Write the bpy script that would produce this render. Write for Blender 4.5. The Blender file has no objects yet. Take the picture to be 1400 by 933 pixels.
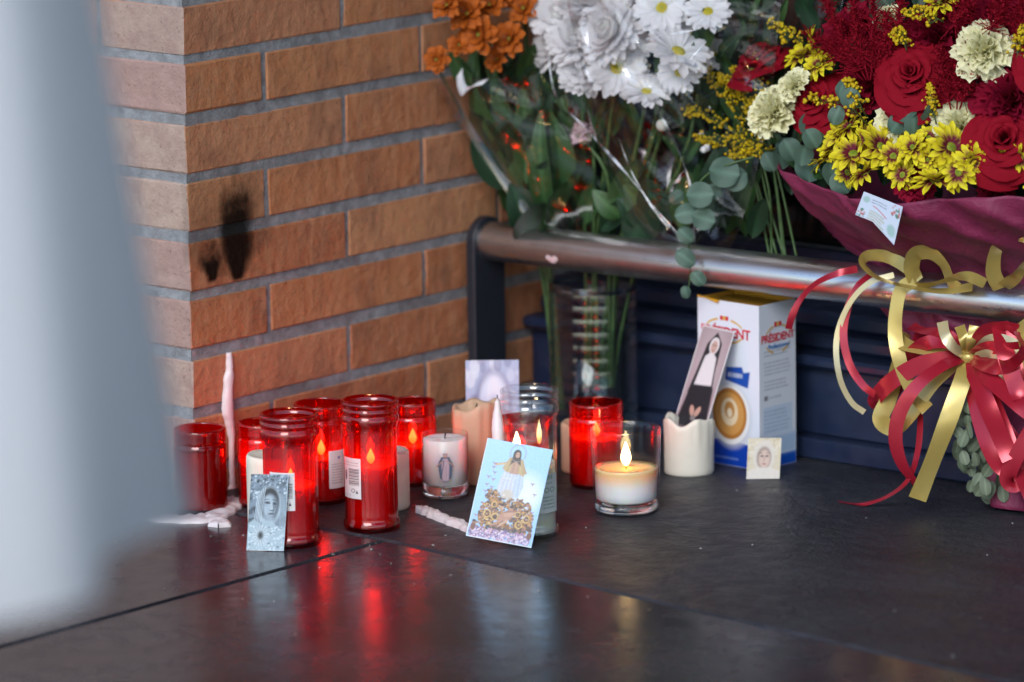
import bpy, bmesh, math, random
import numpy as np
from mathutils import Vector, Matrix, Quaternion, noise
R = math.radians
SC = bpy.context.scene
COL = SC.collection

# ---------------------------------------------------------------- camera, sky, sun, exposure
cam_d = bpy.data.cameras.new('camera')
cam = bpy.data.objects.new('camera', cam_d); COL.objects.link(cam); SC.camera = cam
cam.location = (4.0198, -4.2691, 1.30)
cam.rotation_euler = (Matrix.Rotation(R(40), 3, 'Z') @ Matrix.Rotation(R(79), 3, 'X') @ Matrix.Rotation(-.015, 3, 'Z')).to_euler()
cam_d.sensor_width = 36; cam_d.lens = 200.6; cam_d.clip_start = .1; cam_d.clip_end = 600
cam_d.dof.use_dof = True; cam_d.dof.focus_distance = 5.82; cam_d.dof.aperture_fstop = 3.7

world = bpy.data.worlds.new('World'); SC.world = world; world.use_nodes = True
wn = world.node_tree; sky = wn.nodes.new('ShaderNodeTexSky'); sky.sky_type = 'NISHITA'; sky.sun_disc = False
SUN_EL, SUN_AZ = R(35), R(160)          # azimuth measured from +Y clockwise: the street side, a little to the left
sky.sun_elevation = SUN_EL; sky.sun_rotation = SUN_AZ
sky.air_density = 1.0; sky.dust_density = .6; sky.ozone_density = 1.5
bg = wn.nodes['Background']; bg.inputs[1].default_value = .15
wn.links.new(sky.outputs[0], bg.inputs[0])
sun_d = bpy.data.lights.new('sun', 'SUN'); sun = bpy.data.objects.new('sun', sun_d); COL.objects.link(sun)
sun_d.energy = 1.25; sun_d.angle = R(30); sun_d.color = (1, .985, .97)
sun.location = (0, -6, 8)
sdir = Vector((math.sin(SUN_AZ) * math.cos(SUN_EL), math.cos(SUN_AZ) * math.cos(SUN_EL), math.sin(SUN_EL)))
sun.rotation_euler = sdir.to_track_quat('Z', 'Y').to_euler()

SC.view_settings.view_transform = 'Standard'; SC.view_settings.look = 'None'
SC.view_settings.exposure = .98; SC.view_settings.gamma = 1
SC.view_settings.use_curve_mapping = False
SC.render.engine = 'CYCLES'
cy = SC.cycles
cy.use_denoising = True; cy.max_bounces = 10; cy.transparent_max_bounces = 40; cy.diffuse_bounces = 4; cy.glossy_bounces = 4
cy.transmission_bounces = 8; cy.sample_clamp_indirect = 4; cy.caustics_reflective = False; cy.caustics_refractive = False

# ---------------------------------------------------------------- helpers
class G:
    """Collects vertices, faces, point colours and material slots for one mesh."""
    def __init__(s): s.v = []; s.f = []; s.c = []; s.m = []
    def add(s, verts, faces, col=(1, 1, 1), mi=0):
        o = len(s.v); s.v += [tuple(p) for p in verts]
        if len(col) == 3 and not hasattr(col[0], '__len__'): col = [col] * len(verts)
        s.c += [tuple(k) for k in col]
        s.f += [tuple(i + o for i in q) for q in faces]; s.m += [mi] * len(faces)
    def box(s, x0, x1, y0, y1, z0, z1, b=0, mi=0, rnd=None):
        if b <= 0:
            v = [(x, y, z) for z in (z0, z1) for y in (y0, y1) for x in (x0, x1)]
            s.add(v, [(0, 2, 3, 1), (4, 5, 7, 6), (0, 1, 5, 4), (2, 6, 7, 3), (0, 4, 6, 2), (1, 3, 7, 5)], mi=mi); return
        bm = bmesh.new(); bmesh.ops.create_cube(bm, size=1)
        for q in bm.verts: q.co = ((x0 + x1) / 2 + q.co.x * (x1 - x0), (y0 + y1) / 2 + q.co.y * (y1 - y0), (z0 + z1) / 2 + q.co.z * (z1 - z0))
        bmesh.ops.bevel(bm, geom=bm.edges[:], offset=b, segments=1, affect='EDGES', profile=.5)
        if rnd:
            for q in bm.verts: q.co += Vector([rnd.uniform(-1, 1) * b * .45 for _ in range(3)])
        bm.verts.index_update()
        s.add([q.co[:] for q in bm.verts], [[q.index for q in fc.verts] for fc in bm.faces], mi=mi); bm.free()
    def lathe(s, prof, n=48, mi=0, fn=None, loc=(0, 0, 0), col=(1, 1, 1)):
        v = []
        for j, (r, z) in enumerate(prof):
            for i in range(n):
                a = 2 * math.pi * i / n; rr, zz = (fn(r, z, a, j) if fn else (r, z))
                v.append((loc[0] + rr * math.cos(a), loc[1] + rr * math.sin(a), loc[2] + zz))
        m = len(prof); f = [(j * n + i, j * n + (i + 1) % n, (j + 1) * n + (i + 1) % n, (j + 1) * n + i) for j in range(m - 1) for i in range(n)]
        if prof[0][0] > 1e-5: f.append(tuple(range(n))[::-1])
        if prof[-1][0] > 1e-5: f.append(tuple((m - 1) * n + i for i in range(n)))
        s.add(v, f, col, mi)
    def ring_lathe(s, prof, n=48, mi=0, fn=None):
        """closed profile (walls with thickness)"""
        v = []
        for j, (r, z) in enumerate(prof):
            for i in range(n):
                a = 2 * math.pi * i / n; rr, zz = (fn(r, z, a, j) if fn else (r, z))
                v.append((rr * math.cos(a), rr * math.sin(a), zz))
        m = len(prof)
        s.add(v, [(j * n + i, j * n + (i + 1) % n, ((j + 1) % m) * n + (i + 1) % n, ((j + 1) % m) * n + i) for j in range(m) for i in range(n)], mi=mi)
    def tube(s, pts, r, n=6, mi=0, col=(1, 1, 1), r1=None):
        pts = [Vector(p) for p in pts]; v = []; k = len(pts); up = Vector((.31, .17, .93))
        for i, p in enumerate(pts):
            t = (pts[min(i + 1, k - 1)] - pts[max(i - 1, 0)]).normalized()
            a = t.cross(up); a = a.normalized() if a.length > 1e-4 else Vector((1, 0, 0)); b = t.cross(a)
            rr = r if r1 is None else r + (r1 - r) * i / (k - 1)
            v += [p + rr * (a * math.cos(2 * math.pi * q / n) + b * math.sin(2 * math.pi * q / n)) for q in range(n)]
        f = [(i * n + q, i * n + (q + 1) % n, (i + 1) * n + (q + 1) % n, (i + 1) * n + q) for i in range(k - 1) for q in range(n)]
        f += [tuple(range(n)), tuple((k - 1) * n + q for q in range(n))[::-1]]
        s.add(v, f, col, mi)
    def grid(s, fn, nu, nv, mi=0, colfn=None, closed=False):
        v = []; c = []
        for j in range(nv + 1):
            for i in range(nu + (0 if closed else 1)):
                v.append(tuple(fn(i / nu, j / nv))); c.append(colfn(i / nu, j / nv) if colfn else (1, 1, 1))
        w = nu if closed else nu + 1
        f = [(j * w + i, j * w + (i + 1) % w, (j + 1) * w + (i + 1) % w, (j + 1) * w + i) for j in range(nv) for i in range(nu)]
        s.add(v, f, c, mi)
    def ball(s, p, r, col=(1, 1, 1), mi=0, sub=1):
        bm = bmesh.new(); bmesh.ops.create_icosphere(bm, subdivisions=sub, radius=r)
        bm.verts.index_update()
        s.add([q.co + Vector(p) for q in bm.verts], [[q.index for q in fc.verts] for fc in bm.faces], col, mi); bm.free()
    def mesh(s, name, mats, smooth=True):
        me = bpy.data.meshes.new(name); me.from_pydata(s.v, [], s.f)
        at = me.color_attributes.new('Col', 'FLOAT_COLOR', 'POINT')
        a = np.ones((len(s.v), 4), np.float32); a[:, :3] = np.array(s.c, np.float32).reshape(-1, 3)
        at.data.foreach_set('color', a.ravel())
        for m in (mats if isinstance(mats, (list, tuple)) else [mats]): me.materials.append(m)
        me.polygons.foreach_set('material_index', s.m)
        me.polygons.foreach_set('use_smooth', [smooth] * len(s.f)); me.update()
        return me
def link(name, me, parent=None, loc=(0, 0, 0), quat=None, scale=None):
    o = bpy.data.objects.new(name, me); COL.objects.link(o); o.parent = parent; o.location = loc
    if quat is not None: o.rotation_mode = 'QUATERNION'; o.rotation_quaternion = quat
    if scale is not None: o.scale = (scale,) * 3 if not hasattr(scale, '__len__') else scale
    return o
def obj(name, g, mats, parent=None, smooth=True, loc=(0, 0, 0), auto=None):
    me = g.mesh(name, mats, smooth); o = link(name, me, parent, loc)
    if auto:
        me.set_sharp_from_angle(angle=R(auto))
    return o
def tag(o, label, cat, group=None):
    o['label'] = label; o['category'] = cat
    if group: o['group'] = group
    return o
def thing(name, label, cat, loc=(0, 0, 0), rz=0, group=None):
    o = bpy.data.objects.new(name, None); COL.objects.link(o); o.location = loc; o.rotation_euler = (0, 0, rz); o.empty_display_size = .02
    return tag(o, label, cat, group)
def struct(o): o['kind'] = 'structure'; return o
def spline(pts, n):
    """Catmull-Rom through pts, n samples"""
    P = [Vector(p) for p in pts]; P = [2 * P[0] - P[1]] + P + [2 * P[-1] - P[-2]]; out = []; k = len(P) - 3
    for i in range(n):
        t = i / (n - 1) * k; j = min(int(t), k - 1); t -= j; a, b, c, d = P[j:j + 4]
        out.append(.5 * ((2 * b) + (c - a) * t + (2 * a - 5 * b + 4 * c - d) * t * t + (3 * b - a - 3 * c + d) * t ** 3))
    return out
def sm(a, b, x):
    t = max(0, min(1, (x - a) / (b - a))); return t * t * (3 - 2 * t)
def mix3(a, b, t): return tuple(a[i] + (b[i] - a[i]) * t for i in range(3))
def nz(x, y=0, z=0): return noise.noise(Vector((x, y, z)))
def lin(h):
    """#rrggbb -> linear"""
    return tuple((c / 12.92 if c <= .04045 else ((c + .055) / 1.055) ** 2.4) for c in (int(h[i:i + 2], 16) / 255 for i in (1, 3, 5)))

# ---------------------------------------------------------------- materials
class N:
    def __init__(s, name):
        s.mat = bpy.data.materials.new(name); s.mat.use_nodes = True; s.t = s.mat.node_tree; s.n = s.t.nodes
        s.bsdf = s.n['Principled BSDF']; s.out = s.n['Material Output']
    def new(s, typ, **k):
        q = s.n.new('ShaderNode' + typ)
        for a, b in k.items(): setattr(q, a, b)
        return q
    def L(s, a, b): s.t.links.new(a, b)
    def val(s, sock, x):
        if hasattr(x, 'is_linked') or hasattr(x, 'links'): s.L(x, sock)
        else: sock.default_value = x
    def pos(s): return s.new('NewGeometry').outputs['Position']
    def objco(s): return s.new('TexCoord').outputs['Object']
    def scale(s, vec, xyz):
        m = s.new('Mapping'); s.L(vec, m.inputs[0]); m.inputs['Scale'].default_value = xyz; return m.outputs[0]
    def noise(s, vec, scale, detail=4, rough=.55, dist=0):
        q = s.new('TexNoise'); s.L(vec, q.inputs['Vector']); q.inputs['Scale'].default_value = scale
        q.inputs['Detail'].default_value = detail; q.inputs['Roughness'].default_value = rough; q.inputs['Distortion'].default_value = dist
        return q.outputs['Fac']
    def rng(s, x, a, b, c=0., d=1., smooth=True):
        q = s.new('MapRange'); q.interpolation_type = 'SMOOTHSTEP' if smooth else 'LINEAR'; s.val(q.inputs[0], x)
        for i, k in enumerate((a, b, c, d)): q.inputs[i + 1].default_value = k
        return q.outputs[0]
    def math(s, op, a, b=0., c=None):
        q = s.new('Math', operation=op); s.val(q.inputs[0], a); s.val(q.inputs[1], b)
        if c is not None: s.val(q.inputs[2], c)
        return q.outputs[0]
    def mix(s, f, a, b, blend='MIX'):
        q = s.new('Mix', data_type='RGBA', blend_type=blend); s.val(q.inputs[0], f)
        for sock, x in ((q.inputs[6], a), (q.inputs[7], b)): s.val(sock, (*x, 1) if isinstance(x, tuple) and len(x) == 3 else x)
        return q.outputs[2]
    def attr(s, name='Col'): return s.new('VertexColor', layer_name=name).outputs[0]
    def bump(s, h, strength=.3, dist=.002, normal=None):
        q = s.new('Bump'); q.inputs['Strength'].default_value = strength; q.inputs['Distance'].default_value = dist; s.L(h, q.inputs['Height'])
        if normal is not None: s.L(normal, q.inputs['Normal'])
        return q.outputs[0]
    def set(s, **k):
        for a, b in k.items():
            sock = s.bsdf.inputs[a.replace('_', ' ')]
            s.val(sock, (*b, 1) if isinstance(b, tuple) and len(b) == 3 and sock.type == 'RGBA' else b)
        return s
    def shader(s, sh): s.L(sh, s.out.inputs[0])
    def mixsh(s, f, a, b):
        q = s.new('MixShader'); s.val(q.inputs[0], f); s.L(a, q.inputs[1]); s.L(b, q.inputs[2]); return q.outputs[0]

def simple(name, col, rough=.5, metal=0, var=0., vs=60, bump=0, bs=200, bd=.001, spec=.5):
    m = N(name); m.set(Roughness=rough, Metallic=metal, Specular_IOR_Level=spec)
    if var:
        m.set(Base_Color=m.mix(m.noise(m.objco(), vs), tuple(c * (1 - var) for c in col), tuple(min(1, c * (1 + var)) for c in col)))
    else: m.set(Base_Color=col)
    if bump: m.set(Normal=m.bump(m.noise(m.objco(), bs), bump, bd))
    return m.mat
def soot(m, pos):
    """two black flame licks left on the pillar by candles that burnt against it"""
    sp = m.new('SeparateXYZ'); m.L(pos, sp.inputs[0])
    nn = m.noise(pos, 45, 3); wob = m.math('MULTIPLY_ADD', nn, .012, -.006)
    y = m.math('ADD', sp.outputs[1], wob); z = sp.outputs[2]; fac = None
    for y0, w0, zb, zt0, zt1 in ((.0735, .037, .218, .292, .350), (.033, .030, .222, .242, .290), (.058, .085, .225, .265, .38)):
        dy = m.math('ABSOLUTE', m.math('SUBTRACT', y, y0))
        wid = m.rng(z, zb - .003, zb + .036, .22, 1.)
        h = m.rng(m.math('DIVIDE', dy, wid), w0 * .35, w0 * 1.1, 1., 0.)
        k = m.math('MULTIPLY', h, m.math('MULTIPLY', m.rng(z, zb, zb + .006), m.rng(m.math('MULTIPLY_ADD', nn, .05, m.math('SUBTRACT', z, .025)), zt0, zt1, 1., 0.)))
        if w0 > .05: k = m.math('MULTIPLY', k, .45)
        fac = k if fac is None else m.math('MAXIMUM', fac, k)
    return m.math('MULTIPLY', fac, m.rng(sp.outputs[0], -.012, -.004))
def mk_brick():
    m = N('fired_clay_brick'); p = m.pos(); rnd = m.new('ObjectInfo').outputs['Random']
    ramp = m.new('ValToRGB'); m.L(rnd, ramp.inputs[0]); e = ramp.color_ramp.elements
    e[0].position = 0; e[0].color = (.37, .142, .058, 1); e[1].position = 1; e[1].color = (.42, .200, .092, 1)
    for q, c in ((.3, (.31, .105, .046, 1)), (.55, (.43, .185, .078, 1)), (.8, (.36, .145, .076, 1))):
        x = e.new(q); x.color = c
    streak = m.noise(m.scale(p, (75, 75, 22)), 1, 6, .7); blot = m.noise(p, 16, 4, .6)
    c = m.mix(m.rng(streak, .35, .75), ramp.outputs[0], (.48, .26, .14), 'MIX'); c = m.mix(.55, ramp.outputs[0], c)
    c = m.mix(m.rng(blot, .45, .74, 0, .5), c, (.13, .060, .040))
    grime = m.noise(m.scale(p, (30, 30, 14)), 1.6, 6, .75)
    c = m.mix(m.rng(grime, .56, .8, 0, .5), c, (.09, .055, .04))
    # street side: stronger daylight painted in as a paler colour, with lime bloom
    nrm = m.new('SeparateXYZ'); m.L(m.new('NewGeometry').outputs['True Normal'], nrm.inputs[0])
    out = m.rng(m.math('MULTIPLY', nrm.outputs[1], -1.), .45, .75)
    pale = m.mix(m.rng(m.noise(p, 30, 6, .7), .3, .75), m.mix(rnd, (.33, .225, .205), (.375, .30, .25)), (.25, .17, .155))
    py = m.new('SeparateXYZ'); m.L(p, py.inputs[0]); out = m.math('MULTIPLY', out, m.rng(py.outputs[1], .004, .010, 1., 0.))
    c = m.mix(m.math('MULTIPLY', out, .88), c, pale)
    pit = m.noise(p, 420, 2, .5); speck = m.rng(m.noise(p, 210, 2), .63, .69)
    c = m.mix(m.math('MULTIPLY', speck, .5), c, (.12, .07, .05))
    s = soot(m, p); c = m.mix(m.math('MULTIPLY', s, .97), c, (.004, .0035, .0035))
    h = m.math('ADD', m.math('MULTIPLY', pit, .25), m.math('ADD', m.math('MULTIPLY', streak, .3), m.noise(p, 70, 4)))
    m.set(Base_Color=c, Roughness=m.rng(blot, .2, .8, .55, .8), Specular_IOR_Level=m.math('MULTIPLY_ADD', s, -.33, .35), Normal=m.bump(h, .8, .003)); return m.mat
def mk_mortar():
    m = N('grey_mortar'); p = m.pos(); a = m.noise(p, 55, 6, .7); b = m.noise(p, 500, 3, .6)
    c = m.mix(m.rng(a, .3, .75), (.16, .165, .175), (.30, .31, .325)); c = m.mix(m.rng(b, .58, .7, 0, .5), c, (.07, .07, .075))
    c = m.mix(m.rng(m.noise(p, 9, 3), .5, .75, 0, .5), c, (.10, .09, .085))
    c = m.mix(m.math('MULTIPLY', soot(m, p), .96), c, (.004, .004, .004))
    m.set(Base_Color=c, Roughness=.92, Specular_IOR_Level=.12, Normal=m.bump(m.math('ADD', a, m.math('MULTIPLY', b, .5)), .8, .003)); return m.mat
def mk_slate(name, r0, r1, bs, seed, col0=(.020, .0195, .022), col1=(.043, .042, .046)):
    m = N(name); p = m.pos(); q = m.scale(p, (1, 1, 1)); q.node.inputs['Location'].default_value = (seed, seed * 2, 0)
    big = m.noise(q, 5, 5, .6, .6); mid = m.noise(q, 38, 6, .62, .3); fine = m.noise(q, 260, 4, .6)
    c = m.mix(m.rng(big, .3, .7), col0, col1); c = m.mix(m.rng(fine, .6, .75, 0, .4), c, (.09, .088, .092))
    c = m.mix(m.rng(m.noise(q, 12, 5, .7), .6, .8, 0, .3), c, (.045, .038, .036))
    ro = m.math('ADD', m.rng(mid, .25, .75, r0, r1), m.rng(big, .3, .7, -.05, .06))
    h = m.math('ADD', m.math('MULTIPLY', mid, 1.), m.math('MULTIPLY', fine, .22))
    m.set(Base_Color=c, Roughness=ro, Specular_IOR_Level=.4, Normal=m.bump(h, bs, .004 if bs < .5 else .007)); return m.mat
def thin_glass(name, tint, gloss_r=.02, extra=None, base=.04, glow=None, power=5., wrinkle=None, top=.9):
    """clear wall: straight-through transmission plus mirror reflection that rises towards grazing angles"""
    m = N(name); tr = m.new('BsdfTransparent'); tr.inputs[0].default_value = (*tint, 1)
    gl = m.new('BsdfGlossy'); gl.inputs['Roughness'].default_value = gloss_r; gl.inputs[0].default_value = (1, 1, 1, 1)
    lw = m.new('LayerWeight'); lw.inputs[0].default_value = .5
    if wrinkle:
        nn = m.bump(m.noise(m.objco(), wrinkle[0], 4, .6, 1.2), wrinkle[1], wrinkle[2]); m.L(nn, gl.inputs['Normal'])
    f = m.math('MULTIPLY_ADD', m.math('POWER', lw.outputs['Facing'], power), top - base, base)
    body = tr.outputs[0]
    if glow:
        tl = m.new('BsdfTranslucent'); tl.inputs[0].default_value = (*glow[1], 1); body = m.mixsh(glow[0], body, tl.outputs[0])
    if extra:
        df = m.new('BsdfDiffuse'); df.inputs[0].default_value = (*extra[1], 1)
        k = m.rng(m.noise(m.objco(), extra[2], 5, .65), extra[3], extra[4], 0, extra[0]); body = m.mixsh(k, body, df.outputs[0])
    m.shader(m.mixsh(f, body, gl.outputs[0])); return m.mat
def mk_wax(name, col, trans=.35, rough=.4, bump=.15, sss=0):
    m = N(name); c = m.mix(m.noise(m.objco(), 70, 4), tuple(k * .88 for k in col), col)
    m.set(Base_Color=c, Roughness=rough, Normal=m.bump(m.noise(m.objco(), 180, 3), bump, .001))
    if sss: m.set(Subsurface_Weight=1., Subsurface_Scale=sss); m.bsdf.inputs['Subsurface Radius'].default_value = (1., .55, .35); return m.mat
    tl = m.new('BsdfTranslucent'); m.L(c, tl.inputs[0]); m.shader(m.mixsh(trans, m.bsdf.outputs[0], tl.outputs[0])); return m.mat
def mk_petal(name, trans=.3, rough=.55, bump=.0, spec=.25):
    m = N(name); c = m.attr(); ob = m.objco()
    c = m.mix(m.rng(m.noise(ob, 140, 3), .3, .8, 0, .25), c, m.mix(1., c, (.55, .5, .5), 'MULTIPLY'))
    m.set(Base_Color=c, Roughness=rough, Specular_IOR_Level=spec, Normal=m.bump(m.noise(m.scale(ob, (1, 1, .4)), 260, 3), .25, .0012))
    tl = m.new('BsdfTranslucent'); m.L(c, tl.inputs[0]); m.shader(m.mixsh(trans, m.bsdf.outputs[0], tl.outputs[0])); return m.mat
def mk_emit(name, strength, lo=(1., .42, .08), hi=(1., .78, .36)):
    m = N(name); e = m.new('Emission'); sp = m.new('SeparateXYZ'); m.L(m.new('TexCoord').outputs['Generated'], sp.inputs[0])
    c = m.mix(m.rng(sp.outputs[2], .1, .6), lo, hi); m.L(c, e.inputs[0]); e.inputs[1].default_value = strength; m.shader(e.outputs[0]); return m.mat
def mk_print(name='printed_card', rough=.35):
    m = N(name); m.set(Base_Color=m.mix(1., m.attr(), (.80, .80, .80), 'MULTIPLY'), Roughness=rough); return m.mat
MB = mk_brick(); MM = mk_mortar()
M_SLATE = mk_slate('polished_slate', .16, .30, .12, 3.1, (.012, .0132, .018), (.026, .028, .036))
M_SLATE2 = mk_slate('cleft_slate', .32, .50, 1., 7.7, (.014, .0152, .0205), (.032, .034, .043))
M_GROUT = simple('floor_grout', (.012, .012, .013), .9, bump=.5)
M_RED = thin_glass('red_glass', (.80, .085, .05), .03, base=.045, glow=(.11, (.85, .022, .014)), top=.5)
M_CLEAR = thin_glass('clear_glass', (.93, .935, .94), .015, base=.05, extra=(.14, (.75, .74, .74), 55, .52, .8), top=.36)
M_CLEAN = thin_glass('clear_tumbler_glass', (.945, .95, .955), .09, base=.022, power=3.4, top=.7)
M_PET = thin_glass('bottle_plastic', (.91, .94, .95), .12, base=.03, power=2.2, top=.6)
M_CELLO = thin_glass('cellophane', (.962, .966, .972), .035, base=.055, power=2.8, top=.8)
M_BAND = thin_glass('folded_clear_film', (.78, .74, .72), .10, base=.08, power=3., top=.7, extra=(.25, (.30, .25, .23), 40, .3, .7))
M_GLINT = thin_glass('cellophane_glint', (.90, .92, .94), .12, base=.18, power=2., top=.8, extra=(.75, (.80, .85, .92), 60, .35, .6))  # pale diffuse share paints in the highlights that run along the film
M_WAXW = mk_wax('white_wax', (.84, .82, .79), sss=.022); M_WAXC = mk_wax('cream_wax', (.86, .79, .60), sss=.035); M_WAXB = mk_wax('beige_wax', (.72, .50, .33))
M_WAXI = mk_wax('ivory_wax', (.80, .75, .64), .15); M_WAXP = mk_wax('pinkish_wax', (.80, .73, .75), .2); M_WAXR = mk_wax('red_wax', (.5, .02, .02), .35)
M_MELT = mk_wax('molten_wax', (.90, .68, .40), .6, .12, .02, sss=.02)
M_WICK = simple('burnt_wick', (.008, .007, .007), .9)
M_FLAME = mk_emit('candle_flame', 60); M_FLAME_SOFT = mk_emit('open_candle_flame', 14, (1., .36, .06), (1., .74, .34))
M_PRINT = mk_print(); M_PAPERBACK = simple('card_back', (.75, .75, .73), .6)
M_STEEL = None
M_DARKMETAL = simple('dark_painted_steel', (.013, .016, .024), .42, 0, .2, 30, .1, 300)
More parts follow.
